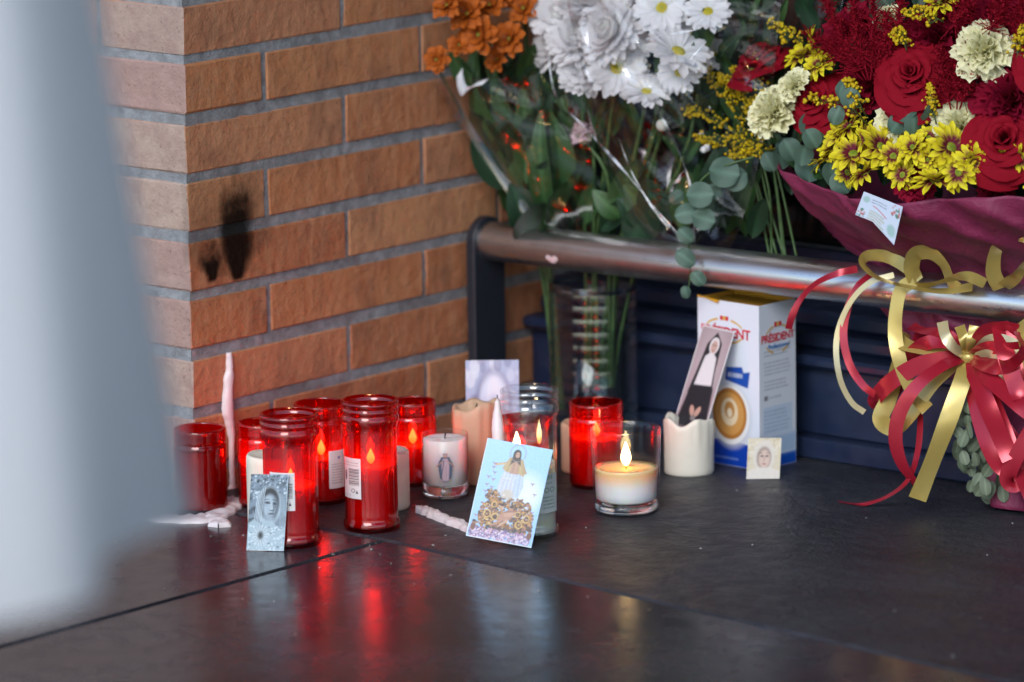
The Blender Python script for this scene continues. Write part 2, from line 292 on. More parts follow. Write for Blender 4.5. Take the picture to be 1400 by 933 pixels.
DATA = {'astilbe': [[(0.5833, 0.3976, 0.4421), (0.5333, 0.4213, 0.4808), (0.4956, 0.4442, 0.5134)], [(0.5866, 0.3968, 0.4425), (0.5609, 0.4118, 0.484), (0.5447, 0.4251, 0.5267)],
             [(0.5889, 0.3963, 0.4427), (0.5876, 0.4046, 0.487), (0.5766, 0.416, 0.5339)], [(0.5775, 0.3991, 0.4415), (0.5227, 0.4228, 0.4645), (0.467, 0.4531, 0.4757)],
             [(0.5999, 0.3939, 0.444), (0.6198, 0.3984, 0.4902), (0.6217, 0.4048, 0.5271)], [(0.595, 0.3943, 0.4397), (0.6051, 0.3995, 0.4814), (0.6028, 0.4053, 0.5106)],
             [(0.7067, 0.3826, 0.4244), (0.7057, 0.3891, 0.4608), (0.7128, 0.3956, 0.4941)], [(0.6999, 0.382, 0.4239), (0.6875, 0.3867, 0.4521), (0.6794, 0.3917, 0.4807)],
             [(0.7101, 0.3829, 0.4247), (0.7175, 0.3889, 0.4543), (0.7261, 0.3933, 0.4731)], [(0.6899, 0.3959, 0.5034), (0.7029, 0.4006, 0.5262), (0.7066, 0.4042, 0.5446)],
             [(0.7329, 0.3989, 0.499), (0.7424, 0.4044, 0.5213), (0.7455, 0.4089, 0.5432)], [(0.7651, 0.404, 0.4935), (0.768, 0.4099, 0.5226), (0.7709, 0.4145, 0.5444)],
             [(0.6631, 0.3827, 0.4281), (0.6565, 0.3856, 0.4422), (0.6492, 0.3893, 0.4599)]],
 'bicolor_daisies': [(0.6393, 0.3674, 0.3717, 0.0186), (0.6845, 0.3655, 0.3738, 0.0185), (0.5942, 0.3837, 0.3858, 0.0172), (0.5465, 0.4029, 0.379, 0.0166), (0.7374, 0.3673, 0.3755, 0.0184),
                     (0.6529, 0.365, 0.3545, 0.0171), (0.5646, 0.3908, 0.3465, 0.0165), (0.4858, 0.4467, 0.4434, 0.0168), (0.6763, 0.3769, 0.3926, 0.0163), (0.5609, 0.3998, 0.3899, 0.0218),
                     (0.525, 0.419, 0.3658, 0.0182), (0.5792, 0.38, 0.366, 0.0225), (0.6213, 0.3681, 0.379, 0.0231), (0.6661, 0.3645, 0.3835, 0.023), (0.7103, 0.3662, 0.3873, 0.0243),
                     (0.7271, 0.359, 0.3652, 0.0228), (0.7007, 0.3543, 0.3529, 0.0236), (0.6054, 0.3658, 0.3499, 0.0209), (0.5195, 0.4137, 0.3507, 0.0174), (0.4543, 0.4607, 0.4484, 0.0222),
                     (0.4805, 0.4489, 0.4673, 0.0175), (0.4621, 0.463, 0.4317, 0.0153), (0.6698, 0.4051, 0.5262, 0.017), (0.7861, 0.3844, 0.3822, 0.0161), (0.6201, 0.385, 0.388, 0.0149),
                     (0.6348, 0.3773, 0.3571, 0.0149), (0.8301, 0.3874, 0.3681, 0.0219), (0.8535, 0.4048, 0.3517, 0.0219), (0.8732, 0.4274, 0.3667, 0.0219), (0.8896, 0.4423, 0.344, 0.0205),
                     (0.8179, 0.3796, 0.3517, 0.0205), (0.8585, 0.4231, 0.3844, 0.0205), (0.904, 0.473, 0.356, 0.0205)],
 'bud': [(0.2655, 0.46, 0.3591, 0.0067)],
 'cloth_hem': [(1.621, -2.092, 0.5175), (1.7051, -2.1244, 0.5311), (1.796, -2.1378, 0.5447), (1.8533, -2.1264, 0.5574), (1.8732, -2.0951, 0.5624), (1.8643, -2.0628, 0.5619),
               (1.8393, -2.031, 0.5605), (1.8025, -1.9965, 0.556), (1.7611, -1.9397, 0.5498), (1.7359, -1.8823, 0.5449), (1.7148, -1.8346, 0.5408), (1.673, -1.7792, 0.5304),
               (1.6127, -1.7262, 0.5193), (1.5239, -1.6986, 0.5025), (1.4426, -1.7168, 0.4902), (1.3848, -1.7921, 0.489)],
 'cloth_top': [(1.5479, -1.9783, 1.05), (1.6123, -2.0042, 1.05), (1.678, -2.0155, 1.05), (1.7074, -2.0041, 1.05), (1.7159, -1.9837, 1.05), (1.7006, -1.9567, 1.05), (1.6802, -1.9339, 1.05),
               (1.6487, -1.8938, 1.05), (1.6186, -1.8525, 1.05), (1.5861, -1.8134, 1.05), (1.543, -1.7697, 1.05), (1.4836, -1.7264, 1.05), (1.412, -1.7068, 1.05), (1.3762, -1.7235, 1.05),
               (1.3735, -1.7657, 1.05), (1.4082, -1.8297, 1.05)],
 'cream_carnations': [(0.4359, 0.4188, 0.3995, 0.0328), (0.4689, 0.4184, 0.4285, 0.0198), (0.732, 0.3925, 0.4922, 0.0346), (0.6274, 0.3877, 0.4094, 0.0276), (0.7049, 0.3852, 0.412, 0.0281),
                      (0.5901, 0.4227, 0.5077, 0.0165), (0.8324, 0.4222, 0.4451, 0.0292), (0.8832, 0.4647, 0.3774, 0.0293)],
 'folds_glints': [[(0.1118, 0.455, 0.4359), (0.1273, 0.45, 0.3818), (0.1741, 0.442, 0.3509), (0.2257, 0.44, 0.3121), (0.2737, 0.442, 0.2687), (0.308, 0.446, 0.2383)],
             [(0.2262, 0.435, 0.3445), (0.2449, 0.436, 0.3065), (0.2752, 0.44, 0.2652), (0.3028, 0.445, 0.241)],
             [(0.24, 0.41, 0.4607), (0.2757, 0.405, 0.4563), (0.3078, 0.402, 0.4654), (0.3603, 0.41, 0.4763)],
             [(0.2274, 0.415, 0.4222), (0.2812, 0.41, 0.421), (0.3306, 0.41, 0.4336), (0.3543, 0.42, 0.4576)],
             [(0.3613, 0.44, 0.4729), (0.347, 0.445, 0.4089), (0.3522, 0.45, 0.3304), (0.3485, 0.46, 0.2419)],
             [(0.2895, 0.43, 0.3745), (0.3073, 0.432, 0.3444), (0.3203, 0.44, 0.2972), (0.3199, 0.446, 0.2411)],
             [(0.0167, 0.38, 0.4068), (0.02, 0.395, 0.3812), (0.019, 0.42, 0.3521), (0.04, 0.435, 0.31), (0.0674, 0.445, 0.2691), (0.0947, 0.455, 0.2315)],
             [(0.1191, 0.43, 0.4394), (0.12, 0.44, 0.3744), (0.1403, 0.445, 0.3034), (0.1556, 0.45, 0.2399)]],
 'eucalyptus_small': [(0.6505, 0.3748, 0.419, 0.0132), (0.6405, 0.3735, 0.4063, 0.0132), (0.6619, 0.3716, 0.4055, 0.014), (0.567, 0.3918, 0.4226, 0.0116), (0.5496, 0.3989, 0.43, 0.0109),
                      (0.5455, 0.3955, 0.4028, 0.0109), (0.4615, 0.4276, 0.3551, 0.0132), (0.4424, 0.4376, 0.3442, 0.0132), (0.4913, 0.4109, 0.3546, 0.0116),
                      (0.4128, 0.4561, 0.3336, 0.0116), (0.6787, 0.3737, 0.4194, 0.0101), (0.5056, 0.4071, 0.3733, 0.0116)],
 'filler': [(0.2904, 0.5639, 0.4928, 0.0233), (0.2945, 0.5581, 0.4605, 0.0233), (0.2987, 0.5523, 0.4281, 0.0233), (0.3029, 0.5464, 0.3958, 0.0233), (0.3071, 0.5406, 0.3635, 0.0233),
            (0.3113, 0.5348, 0.3312, 0.0233), (0.3155, 0.529, 0.2989, 0.0233), (0.3276, 0.5644, 0.4955, 0.0233), (0.3318, 0.5586, 0.4632, 0.0233), (0.3359, 0.5528, 0.431, 0.0233),
            (0.3401, 0.547, 0.3988, 0.0233), (0.3443, 0.5412, 0.3666, 0.0233), (0.3484, 0.5354, 0.3345, 0.0233), (0.3526, 0.5296, 0.3023, 0.0233), (0.3646, 0.5649, 0.4981, 0.0233),
            (0.3687, 0.5591, 0.466, 0.0233), (0.3729, 0.5533, 0.4339, 0.0233), (0.377, 0.5475, 0.4019, 0.0233), (0.3812, 0.5418, 0.3698, 0.0233), (0.3875, 0.533, 0.3383, 0.0233),
            (0.3971, 0.5201, 0.3078, 0.0233), (0.4224, 0.537, 0.5054, 0.0233), (0.4306, 0.5258, 0.4746, 0.0233), (0.4386, 0.5149, 0.4438, 0.0233), (0.4463, 0.5044, 0.413, 0.0233),
            (0.4538, 0.4941, 0.3822, 0.0233), (0.4611, 0.4842, 0.3514, 0.0233), (0.4682, 0.4744, 0.3207, 0.0233), (0.4874, 0.4987, 0.5144, 0.0233), (0.4938, 0.4898, 0.4836, 0.0233),
            (0.5001, 0.4811, 0.4527, 0.0233), (0.5063, 0.4725, 0.4219, 0.0233), (0.5124, 0.4641, 0.3911, 0.0233), (0.5184, 0.4559, 0.3603, 0.0233), (0.5242, 0.4478, 0.3296, 0.0233),
            (0.5401, 0.4758, 0.5208, 0.0233), (0.5456, 0.4682, 0.49, 0.0233), (0.551, 0.4607, 0.4592, 0.0233), (0.5563, 0.4533, 0.4285, 0.0233), (0.5615, 0.446, 0.3977, 0.0233),
            (0.5667, 0.4389, 0.367, 0.0233), (0.5718, 0.4318, 0.3362, 0.0233), (0.5856, 0.462, 0.5256, 0.0233), (0.5904, 0.4553, 0.4949, 0.0233), (0.5952, 0.4486, 0.4642, 0.0233),
            (0.5999, 0.442, 0.4335, 0.0233), (0.6046, 0.4355, 0.4028, 0.0233), (0.6092, 0.4291, 0.3721, 0.0233), (0.6138, 0.4227, 0.3414, 0.0233), (0.6262, 0.4545, 0.5294, 0.0233),
            (0.6305, 0.4483, 0.4988, 0.0233), (0.6349, 0.4423, 0.4681, 0.0233), (0.6392, 0.4362, 0.4375, 0.0233), (0.6435, 0.4303, 0.4069, 0.0233), (0.6477, 0.4244, 0.3762, 0.0233),
            (0.6519, 0.4185, 0.3456, 0.0233), (0.6631, 0.4514, 0.5325, 0.0233), (0.6672, 0.4458, 0.5019, 0.0233), (0.6712, 0.4401, 0.4713, 0.0233), (0.6752, 0.4346, 0.4407, 0.0233),
            (0.6791, 0.429, 0.4101, 0.0233), (0.683, 0.4235, 0.3795, 0.0233), (0.6869, 0.4181, 0.3489, 0.0233), (0.6973, 0.4519, 0.5349, 0.0233), (0.7011, 0.4466, 0.5044, 0.0233),
            (0.7048, 0.4413, 0.4739, 0.0233), (0.7086, 0.4361, 0.4433, 0.0233), (0.7123, 0.4309, 0.4128, 0.0233), (0.7159, 0.4258, 0.3822, 0.0233), (0.7196, 0.4207, 0.3517, 0.0233),
            (0.7293, 0.4552, 0.5369, 0.0233), (0.7328, 0.4502, 0.5064, 0.0233), (0.7364, 0.4452, 0.4759, 0.0233), (0.7399, 0.4403, 0.4454, 0.0233), (0.7434, 0.4354, 0.4149, 0.0233),
            (0.7469, 0.4305, 0.3844, 0.0233), (0.7503, 0.4257, 0.3539, 0.0233), (0.7594, 0.4608, 0.5385, 0.0233), (0.7628, 0.4561, 0.508, 0.0233), (0.7662, 0.4514, 0.4776, 0.0233),
            (0.7695, 0.4467, 0.4471, 0.0233), (0.7728, 0.442, 0.4166, 0.0233), (0.7762, 0.4374, 0.3862, 0.0233), (0.7794, 0.4328, 0.3557, 0.0233), (0.7881, 0.4684, 0.5397, 0.0233),
            (0.7913, 0.4639, 0.5093, 0.0233), (0.7945, 0.4594, 0.4789, 0.0233), (0.7977, 0.4549, 0.4484, 0.0233), (0.8009, 0.4505, 0.418, 0.0233), (0.804, 0.4461, 0.3875, 0.0233),
            (0.8072, 0.4417, 0.3571, 0.0233), (0.8154, 0.4777, 0.5407, 0.0233), (0.8185, 0.4734, 0.5103, 0.0233), (0.8216, 0.4691, 0.4799, 0.0233), (0.8246, 0.4648, 0.4495, 0.0233),
            (0.8277, 0.4605, 0.4191, 0.0233), (0.8307, 0.4563, 0.3886, 0.0233), (0.8338, 0.4521, 0.3582, 0.0233), (0.8416, 0.4885, 0.5414, 0.0233), (0.8446, 0.4843, 0.5111, 0.0233),
            (0.8475, 0.4802, 0.4807, 0.0233), (0.8505, 0.4761, 0.4503, 0.0233), (0.8535, 0.472, 0.4198, 0.0233), (0.8564, 0.468, 0.3894, 0.0233), (0.8593, 0.4639, 0.359, 0.0233),
            (0.8668, 0.5006, 0.5419, 0.0233), (0.8697, 0.4966, 0.5116, 0.0233), (0.8726, 0.4926, 0.4812, 0.0233), (0.8754, 0.4887, 0.4508, 0.0233), (0.8783, 0.4848, 0.4204, 0.0233),
            (0.8811, 0.4808, 0.39, 0.0233), (0.884, 0.4769, 0.3595, 0.0233), (0.8912, 0.5139, 0.5423, 0.0233), (0.894, 0.51, 0.5119, 0.0233), (0.8968, 0.5062, 0.4815, 0.0233),
            (0.8996, 0.5024, 0.4511, 0.0233), (0.9023, 0.4986, 0.4207, 0.0233), (0.9051, 0.4948, 0.3903, 0.0233), (0.9079, 0.491, 0.3598, 0.0233)],
 'flank': [(0.4306, 0.4621, 0.3477, 0.0155), (0.4634, 0.4442, 0.3646, 0.0171), (0.3967, 0.4876, 0.353, 0.014), (0.4842, 0.4357, 0.383, 0.0155), (0.51, 0.4201, 0.3681, 0.0155),
           (0.4571, 0.4434, 0.3394, 0.0155), (0.4859, 0.4267, 0.3381, 0.0155), (0.5092, 0.4147, 0.3357, 0.014), (0.4209, 0.4657, 0.3307, 0.0132), (0.5365, 0.4033, 0.3383, 0.0155),
           (0.4137, 0.4782, 0.3714, 0.014), (0.4496, 0.4563, 0.3851, 0.0116), (0.5505, 0.3971, 0.3328, 0.0132)],
 'foot_leaves': [(0.6426, 0.4581, 0.0981, 0.006), (0.6982, 0.4143, 0.1109, 0.0066), (0.7089, 0.4205, 0.1098, 0.0084), (0.674, 0.4327, 0.1022, 0.0077), (0.6478, 0.4515, 0.0946, 0.0058),
                 (0.6794, 0.411, 0.1039, 0.0067), (0.6572, 0.4551, 0.0925, 0.0072), (0.666, 0.4229, 0.0977, 0.01), (0.6512, 0.441, 0.0915, 0.0072), (0.6915, 0.4269, 0.0975, 0.0086),
                 (0.6729, 0.4425, 0.0913, 0.0096), (0.6957, 0.4171, 0.0971, 0.0057), (0.702, 0.4344, 0.0936, 0.0063), (0.6994, 0.4389, 0.0912, 0.0088), (0.7071, 0.4243, 0.0933, 0.0071),
                 (0.7128, 0.4167, 0.094, 0.009), (0.6549, 0.4445, 0.0808, 0.0087), (0.6925, 0.4522, 0.0829, 0.0078), (0.6803, 0.4175, 0.086, 0.0079), (0.6991, 0.4136, 0.0877, 0.0096),
                 (0.6772, 0.4451, 0.0783, 0.0064), (0.6892, 0.4106, 0.0843, 0.007), (0.6763, 0.4312, 0.0779, 0.0072), (0.6885, 0.4546, 0.0741, 0.0062), (0.693, 0.4183, 0.0796, 0.0085),
                 (0.7208, 0.4201, 0.0814, 0.009), (0.6947, 0.4107, 0.0785, 0.009), (0.6918, 0.4185, 0.0755, 0.0075), (0.6784, 0.4305, 0.0704, 0.0075), (0.6819, 0.4394, 0.068, 0.0068),
                 (0.6843, 0.4143, 0.0713, 0.0059), (0.6962, 0.428, 0.0692, 0.0092), (0.6837, 0.4454, 0.0633, 0.01), (0.6868, 0.4108, 0.0683, 0.0061), (0.6836, 0.4387, 0.0618, 0.0089),
                 (0.6686, 0.4582, 0.0552, 0.0054), (0.7199, 0.4205, 0.0669, 0.0095), (0.6538, 0.4583, 0.0507, 0.009), (0.7156, 0.439, 0.0605, 0.0063), (0.72, 0.4321, 0.061, 0.0058),
                 (0.7006, 0.4349, 0.0568, 0.0076), (0.6921, 0.4161, 0.0576, 0.0081), (0.7073, 0.4163, 0.0582, 0.0075), (0.7006, 0.4458, 0.0509, 0.0076), (0.6972, 0.428, 0.0523, 0.0065),
                 (0.685, 0.4323, 0.0487, 0.0059), (0.7025, 0.4454, 0.0473, 0.0083), (0.6803, 0.4282, 0.0462, 0.0074), (0.663, 0.4584, 0.0373, 0.0089), (0.6932, 0.4453, 0.0422, 0.0064),
                 (0.6866, 0.4363, 0.0416, 0.0089), (0.7261, 0.4103, 0.05, 0.0083), (0.7137, 0.4472, 0.0406, 0.0097), (0.7361, 0.4212, 0.0467, 0.0068), (0.6887, 0.4588, 0.0326, 0.0071),
                 (0.7133, 0.4525, 0.0356, 0.0078), (0.6944, 0.4579, 0.0309, 0.0091), (0.6825, 0.4523, 0.0291, 0.0063), (0.6828, 0.4579, 0.0268, 0.0094), (0.7041, 0.4245, 0.0342, 0.0083),
                 (0.717, 0.4442, 0.031, 0.0098), (0.7071, 0.451, 0.0272, 0.0082), (0.7034, 0.4314, 0.0289, 0.0077), (0.6978, 0.4519, 0.0232, 0.0067), (0.6791, 0.4467, 0.0204, 0.0067),
                 (0.7189, 0.4159, 0.0298, 0.0093), (0.7061, 0.4246, 0.0253, 0.0092), (0.7185, 0.4239, 0.0257, 0.0096), (0.7116, 0.4281, 0.0227, 0.0099), (0.7173, 0.4474, 0.0187, 0.0066),
                 (0.7243, 0.4398, 0.0197, 0.0093), (0.6963, 0.449, 0.013, 0.0091), (0.7023, 0.4427, 0.0136, 0.0091), (0.7235, 0.456, 0.0127, 0.0091)],
 'gift_tag': [(0.6169, 0.3463, 0.337), (0.6707, 0.3393, 0.3274), (0.6607, 0.3341, 0.2964), (0.6475, 0.3371, 0.3082), (0.6078, 0.3436, 0.3124)],
 'green_stems': [[(0.3336, 0.5, 0.3773), (0.3595, 0.5, 0.3006), (0.3762, 0.503, 0.2227)], [(0.3277, 0.506, 0.376), (0.3577, 0.506, 0.2996), (0.3862, 0.503, 0.2237)],
                 [(0.3319, 0.512, 0.3756), (0.3766, 0.5, 0.3023), (0.3792, 0.503, 0.223)], [(0.3578, 0.5, 0.3794), (0.3667, 0.506, 0.3005), (0.3949, 0.503, 0.2246)],
                 [(0.3653, 0.506, 0.3793), (0.3876, 0.5, 0.3033), (0.3973, 0.503, 0.2248)], [(0.362, 0.512, 0.3782), (0.3823, 0.506, 0.302), (0.3947, 0.503, 0.2246)],
                 [(0.3684, 0.5, 0.3803), (0.3935, 0.5, 0.3039), (0.412, 0.503, 0.2264)]],
 'knot': (0.6836, 0.437, 0.1588),
 'orange_blooms': [(0.0482, 0.345, 0.4264, 0.0181), (0.0596, 0.385, 0.4719, 0.026), (0.0704, 0.39, 0.4499, 0.0268), (0.0885, 0.42, 0.443, 0.0245), (0.0836, 0.45, 0.4727, 0.0222),
                   (0.0522, 0.36, 0.4837, 0.022), (0.0704, 0.42, 0.4192, 0.0174), (0.0612, 0.42, 0.4776, 0.0238), (0.0464, 0.385, 0.4374, 0.0158), (0.0476, 0.4, 0.5051, 0.0237),
                   (0.0675, 0.45, 0.4931, 0.0238)],
 'orange_leaves': [((0.1188, 0.47, 0.2415), (0.129, 0.45, 0.3659), 0.0341), ((0.0927, 0.47, 0.2307), (0.1012, 0.45, 0.3635), 0.0279),
                   ((0.0832, 0.46, 0.2231), (0.0718, 0.44, 0.2815), 0.0465), ((0.0374, 0.48, 0.232), (0.0458, 0.46, 0.3413), 0.031), ((0.0444, 0.46, 0.2681), (0.0184, 0.43, 0.3265), 0.0279),
                   ((0.0198, 0.465, 0.2977), (0.0198, 0.43, 0.3913), 0.0264), ((0.0592, 0.48, 0.2749), (0.0728, 0.46, 0.392), 0.0233),
                   ((0.0673, 0.49, 0.315), (0.0858, 0.47, 0.4241), 0.0279), ((0.0477, 0.47, 0.332), (0.0346, 0.45, 0.4062), 0.0248), ((0.0293, 0.48, 0.3535), (0.0783, 0.46, 0.4086), 0.0233),
                   ((0.0801, 0.5, 0.331), (0.0952, 0.48, 0.4317), 0.0264), ((0.0523, 0.47, 0.3), (0.0233, 0.45, 0.3649), 0.0279), ((0.0956, 0.46, 0.2244), (0.1443, 0.44, 0.2964), 0.031),
                   ((0.0747, 0.45, 0.2155), (0.1233, 0.43, 0.2717), 0.0341), ((0.018, 0.46, 0.3144), (0.0191, 0.43, 0.359), 0.0233), ((0.0216, 0.47, 0.2808), (0.0648, 0.45, 0.3523), 0.0233),
                   ((0.0168, 0.474, 0.3672), (0.0207, 0.454, 0.4174), 0.0123), ((0.0885, 0.4804, 0.3514), (0.1024, 0.4604, 0.4034), 0.0134),
                   ((0.0891, 0.4886, 0.2461), (0.1224, 0.4686, 0.299), 0.0127), ((0.071, 0.4752, 0.2596), (0.1084, 0.4552, 0.3118), 0.019),
                   ((0.0488, 0.4984, 0.265), (0.0605, 0.4784, 0.3175), 0.0125), ((0.021, 0.5229, 0.326), (0.0624, 0.5029, 0.3773), 0.0162),
                   ((0.0868, 0.4959, 0.2982), (0.0916, 0.4759, 0.3489), 0.0164), ((0.0199, 0.4371, 0.3822), (0.02, 0.4421, 0.43), 0.0135),
                   ((0.0331, 0.4948, 0.3231), (0.0805, 0.4748, 0.3726), 0.0127), ((0.0523, 0.4975, 0.3433), (0.0512, 0.4775, 0.3922), 0.0125),
                   ((0.1087, 0.4873, 0.261), (0.1527, 0.4673, 0.3115), 0.011), ((0.0938, 0.5072, 0.2496), (0.0983, 0.4872, 0.3004), 0.0196),
                   ((0.0977, 0.4782, 0.3398), (0.0869, 0.4582, 0.3845), 0.015), ((0.0195, 0.4318, 0.3831), (0.0161, 0.4018, 0.4289), 0.0181),
                   ((0.0177, 0.4825, 0.3673), (0.0642, 0.4625, 0.4167), 0.0148), ((0.0164, 0.444, 0.3795), (0.0171, 0.409, 0.4263), 0.0171),
                   ((0.1108, 0.4946, 0.3693), (0.124, 0.4746, 0.4209), 0.0181), ((0.1266, 0.4722, 0.3105), (0.1192, 0.4522, 0.3567), 0.0147),
                   ((0.0218, 0.4999, 0.3384), (0.0619, 0.4799, 0.3898), 0.0186), ((0.0172, 0.4681, 0.3451), (0.052, 0.4531, 0.3956), 0.0122),
                   ((0.0751, 0.5241, 0.2831), (0.1214, 0.5041, 0.3331), 0.0146), ((0.0171, 0.519, 0.3635), (0.0201, 0.484, 0.412), 0.019),
                   ((0.088, 0.5085, 0.3273), (0.1108, 0.4885, 0.3802), 0.0183), ((0.09, 0.4861, 0.2963), (0.1127, 0.4661, 0.3493), 0.0172),
                   ((0.0701, 0.5277, 0.2117), (0.0513, 0.5077, 0.253), 0.0199), ((0.0353, 0.5281, 0.3726), (0.0758, 0.5081, 0.4236), 0.012),
                   ((0.055, 0.5042, 0.3743), (0.0424, 0.4842, 0.4184), 0.0168), ((0.0701, 0.5227, 0.3634), (0.104, 0.5027, 0.4154), 0.0181),
                   ((0.0596, 0.4983, 0.3272), (0.0995, 0.4783, 0.3785), 0.018), ((0.0385, 0.4993, 0.3796), (0.0175, 0.4793, 0.4188), 0.0164),
                   ((0.0723, 0.5161, 0.2763), (0.0577, 0.4961, 0.3197), 0.0142), ((0.0583, 0.4751, 0.3871), (0.0945, 0.4551, 0.4385), 0.0186),
                   ((0.0526, 0.484, 0.3194), (0.0853, 0.464, 0.3719), 0.0137), ((0.0562, 0.474, 0.3116), (0.0939, 0.454, 0.3634), 0.0181),
                   ((0.093, 0.4953, 0.3546), (0.0898, 0.4753, 0.4025), 0.0186), ((0.0946, 0.479, 0.3618), (0.133, 0.459, 0.4128), 0.0125),
                   ((0.0216, 0.5126, 0.3205), (0.0361, 0.4926, 0.3732), 0.0193), ((0.0299, 0.5248, 0.2587), (0.0494, 0.5048, 0.3123), 0.0138),
                   ((0.1032, 0.4784, 0.2524), (0.1227, 0.4584, 0.3055), 0.015), ((0.0934, 0.475, 0.3276), (0.1166, 0.455, 0.3803), 0.0121),
                   ((0.0857, 0.5072, 0.321), (0.1024, 0.4872, 0.3736), 0.0141), ((0.0175, 0.4848, 0.3803), (0.0169, 0.4398, 0.4235), 0.0197),
                   ((0.0715, 0.5051, 0.2419), (0.1155, 0.4851, 0.293), 0.0123), ((0.0164, 0.5181, 0.2769), (0.0516, 0.5081, 0.3261), 0.0179),
                   ((0.0468, 0.5257, 0.2708), (0.0825, 0.5057, 0.3236), 0.0137), ((0.0566, 0.5076, 0.3295), (0.0483, 0.4876, 0.3757), 0.0139),
                   ((0.0882, 0.519, 0.2251), (0.0918, 0.499, 0.276), 0.0146), ((0.067, 0.4794, 0.3243), (0.1109, 0.4594, 0.3745), 0.0167),
                   ((0.1055, 0.4855, 0.2843), (0.103, 0.4655, 0.3327), 0.0117)],
 'orange_stems': [[(0.0179, 0.38, 0.4133), (0.0162, 0.445, 0.3244), (0.0448, 0.49, 0.2313), (0.0665, 0.5, 0.1501), (0.08, 0.5, 0.0197)],
                  [(0.0169, 0.435, 0.4549), (0.0165, 0.47, 0.3455), (0.0522, 0.49, 0.232), (0.0718, 0.5, 0.1506), (0.0842, 0.5, 0.0202)],
                  [(0.0464, 0.47, 0.429), (0.0519, 0.48, 0.3311), (0.0617, 0.495, 0.2322), (0.077, 0.5, 0.1512), (0.0884, 0.5, 0.0207)],
                  [(0.0195, 0.45, 0.4333), (0.0372, 0.47, 0.3311), (0.0585, 0.49, 0.2326), (0.0739, 0.5, 0.1509), (0.0863, 0.5, 0.0205)],
                  [(0.0585, 0.48, 0.461), (0.0607, 0.49, 0.355), (0.069, 0.495, 0.233), (0.0781, 0.5, 0.1513), (0.0905, 0.5, 0.021)]],
 'pink_rose': [(0.144, 0.475, 0.3384, 0.0199)],
 'red_carnations': [(0.5692, 0.4167, 0.4424, 0.0391), (0.6493, 0.421, 0.4974, 0.0387), (0.7615, 0.3991, 0.4434, 0.0411), (0.6603, 0.3688, 0.3501, 0.0245), (0.6703, 0.4363, 0.5332, 0.0335),
                    (0.4847, 0.4995, 0.4833, 0.0345), (0.7683, 0.4443, 0.5187, 0.0368), (0.7208, 0.4416, 0.5229, 0.0333), (0.7438, 0.3966, 0.3378, 0.0222), (0.5975, 0.4353, 0.4766, 0.03),
                    (0.84, 0.4626, 0.4851, 0.0367), (0.8848, 0.5015, 0.4099, 0.0331), (0.7956, 0.4756, 0.5395, 0.0368)],
 'ribbons': [('gold', 0.0149, 0, 15,
              [(0.6252, 0.422, 0.2343), (0.6107, 0.419, 0.224), (0.607, 0.415, 0.2019), (0.6082, 0.412, 0.1757), (0.6192, 0.407, 0.147), (0.6386, 0.402, 0.1208), (0.6597, 0.397, 0.1073)]),
             ('gold', 0.0135, 50, 40,
              [(0.6952, 0.427, 0.2349), (0.6657, 0.417, 0.2287), (0.6278, 0.412, 0.2292), (0.586, 0.412, 0.2347), (0.5636, 0.417, 0.2454), (0.5619, 0.427, 0.253), (0.5854, 0.432, 0.2532),
               (0.617, 0.427, 0.2434), (0.6277, 0.425, 0.2333)]),
             ('gold', 0.0162, 10, 50,
              [(0.6249, 0.425, 0.2338), (0.6252, 0.417, 0.2488), (0.6343, 0.412, 0.2642), (0.6528, 0.412, 0.2676), (0.6657, 0.417, 0.2561), (0.6678, 0.427, 0.2373),
               (0.6769, 0.427, 0.2299)]),
             ('gold', 0.0122, 50, 50, [(0.632, 0.419, 0.2293), (0.6683, 0.407, 0.2396), (0.7017, 0.405, 0.2495), (0.7178, 0.417, 0.2418)]),
             ('gold', 0.0162, 5, 30, [(0.7298, 0.427, 0.2363), (0.7277, 0.417, 0.255), (0.7348, 0.412, 0.2791), (0.7527, 0.407, 0.2937), (0.7742, 0.407, 0.2989), (0.7879, 0.417, 0.2853)]),
             ('gold', 0.0135, 35, 35, [(0.7362, 0.423, 0.2399), (0.7618, 0.407, 0.2541), (0.7778, 0.402, 0.27), (0.7948, 0.407, 0.28)]),
             ('cream', 0.0061, 0, 10,
              [(0.5956, 0.427, 0.2365), (0.5729, 0.417, 0.2279), (0.553, 0.412, 0.2081), (0.5406, 0.407, 0.1804), (0.5395, 0.402, 0.154), (0.5487, 0.397, 0.1249), (0.5665, 0.392, 0.1046),
               (0.587, 0.387, 0.0971)]),
             ('red', 0.0074, 30, 10, [(0.545, 0.432, 0.2366), (0.5306, 0.417, 0.2327), (0.5058, 0.412, 0.22), (0.4872, 0.41, 0.2012), (0.4788, 0.407, 0.1837), (0.4739, 0.407, 0.1691)]),
             ('red', 0.0081, 20, 20,
              [(0.5656, 0.427, 0.2334), (0.556, 0.417, 0.2215), (0.5464, 0.412, 0.1958), (0.5453, 0.407, 0.1693), (0.5564, 0.402, 0.1428), (0.576, 0.397, 0.1243), (0.5929, 0.397, 0.1147)]),
             ('red', 0.0176, 10, 40,
              [(0.6783, 0.442, 0.1589), (0.6657, 0.417, 0.1569), (0.6406, 0.407, 0.1494), (0.6098, 0.402, 0.1297), (0.5864, 0.407, 0.1084), (0.5847, 0.417, 0.1003), (0.6008, 0.422, 0.113),
               (0.6149, 0.427, 0.1432), (0.6255, 0.437, 0.1813)]),
             ('gold', 0.0176, 20, 30,
              [(0.6783, 0.442, 0.1573), (0.6601, 0.412, 0.1356), (0.6385, 0.397, 0.1009), (0.617, 0.397, 0.0829), (0.5966, 0.402, 0.0888), (0.5996, 0.412, 0.1091), (0.6082, 0.417, 0.1441),
               (0.6067, 0.432, 0.1762)]),
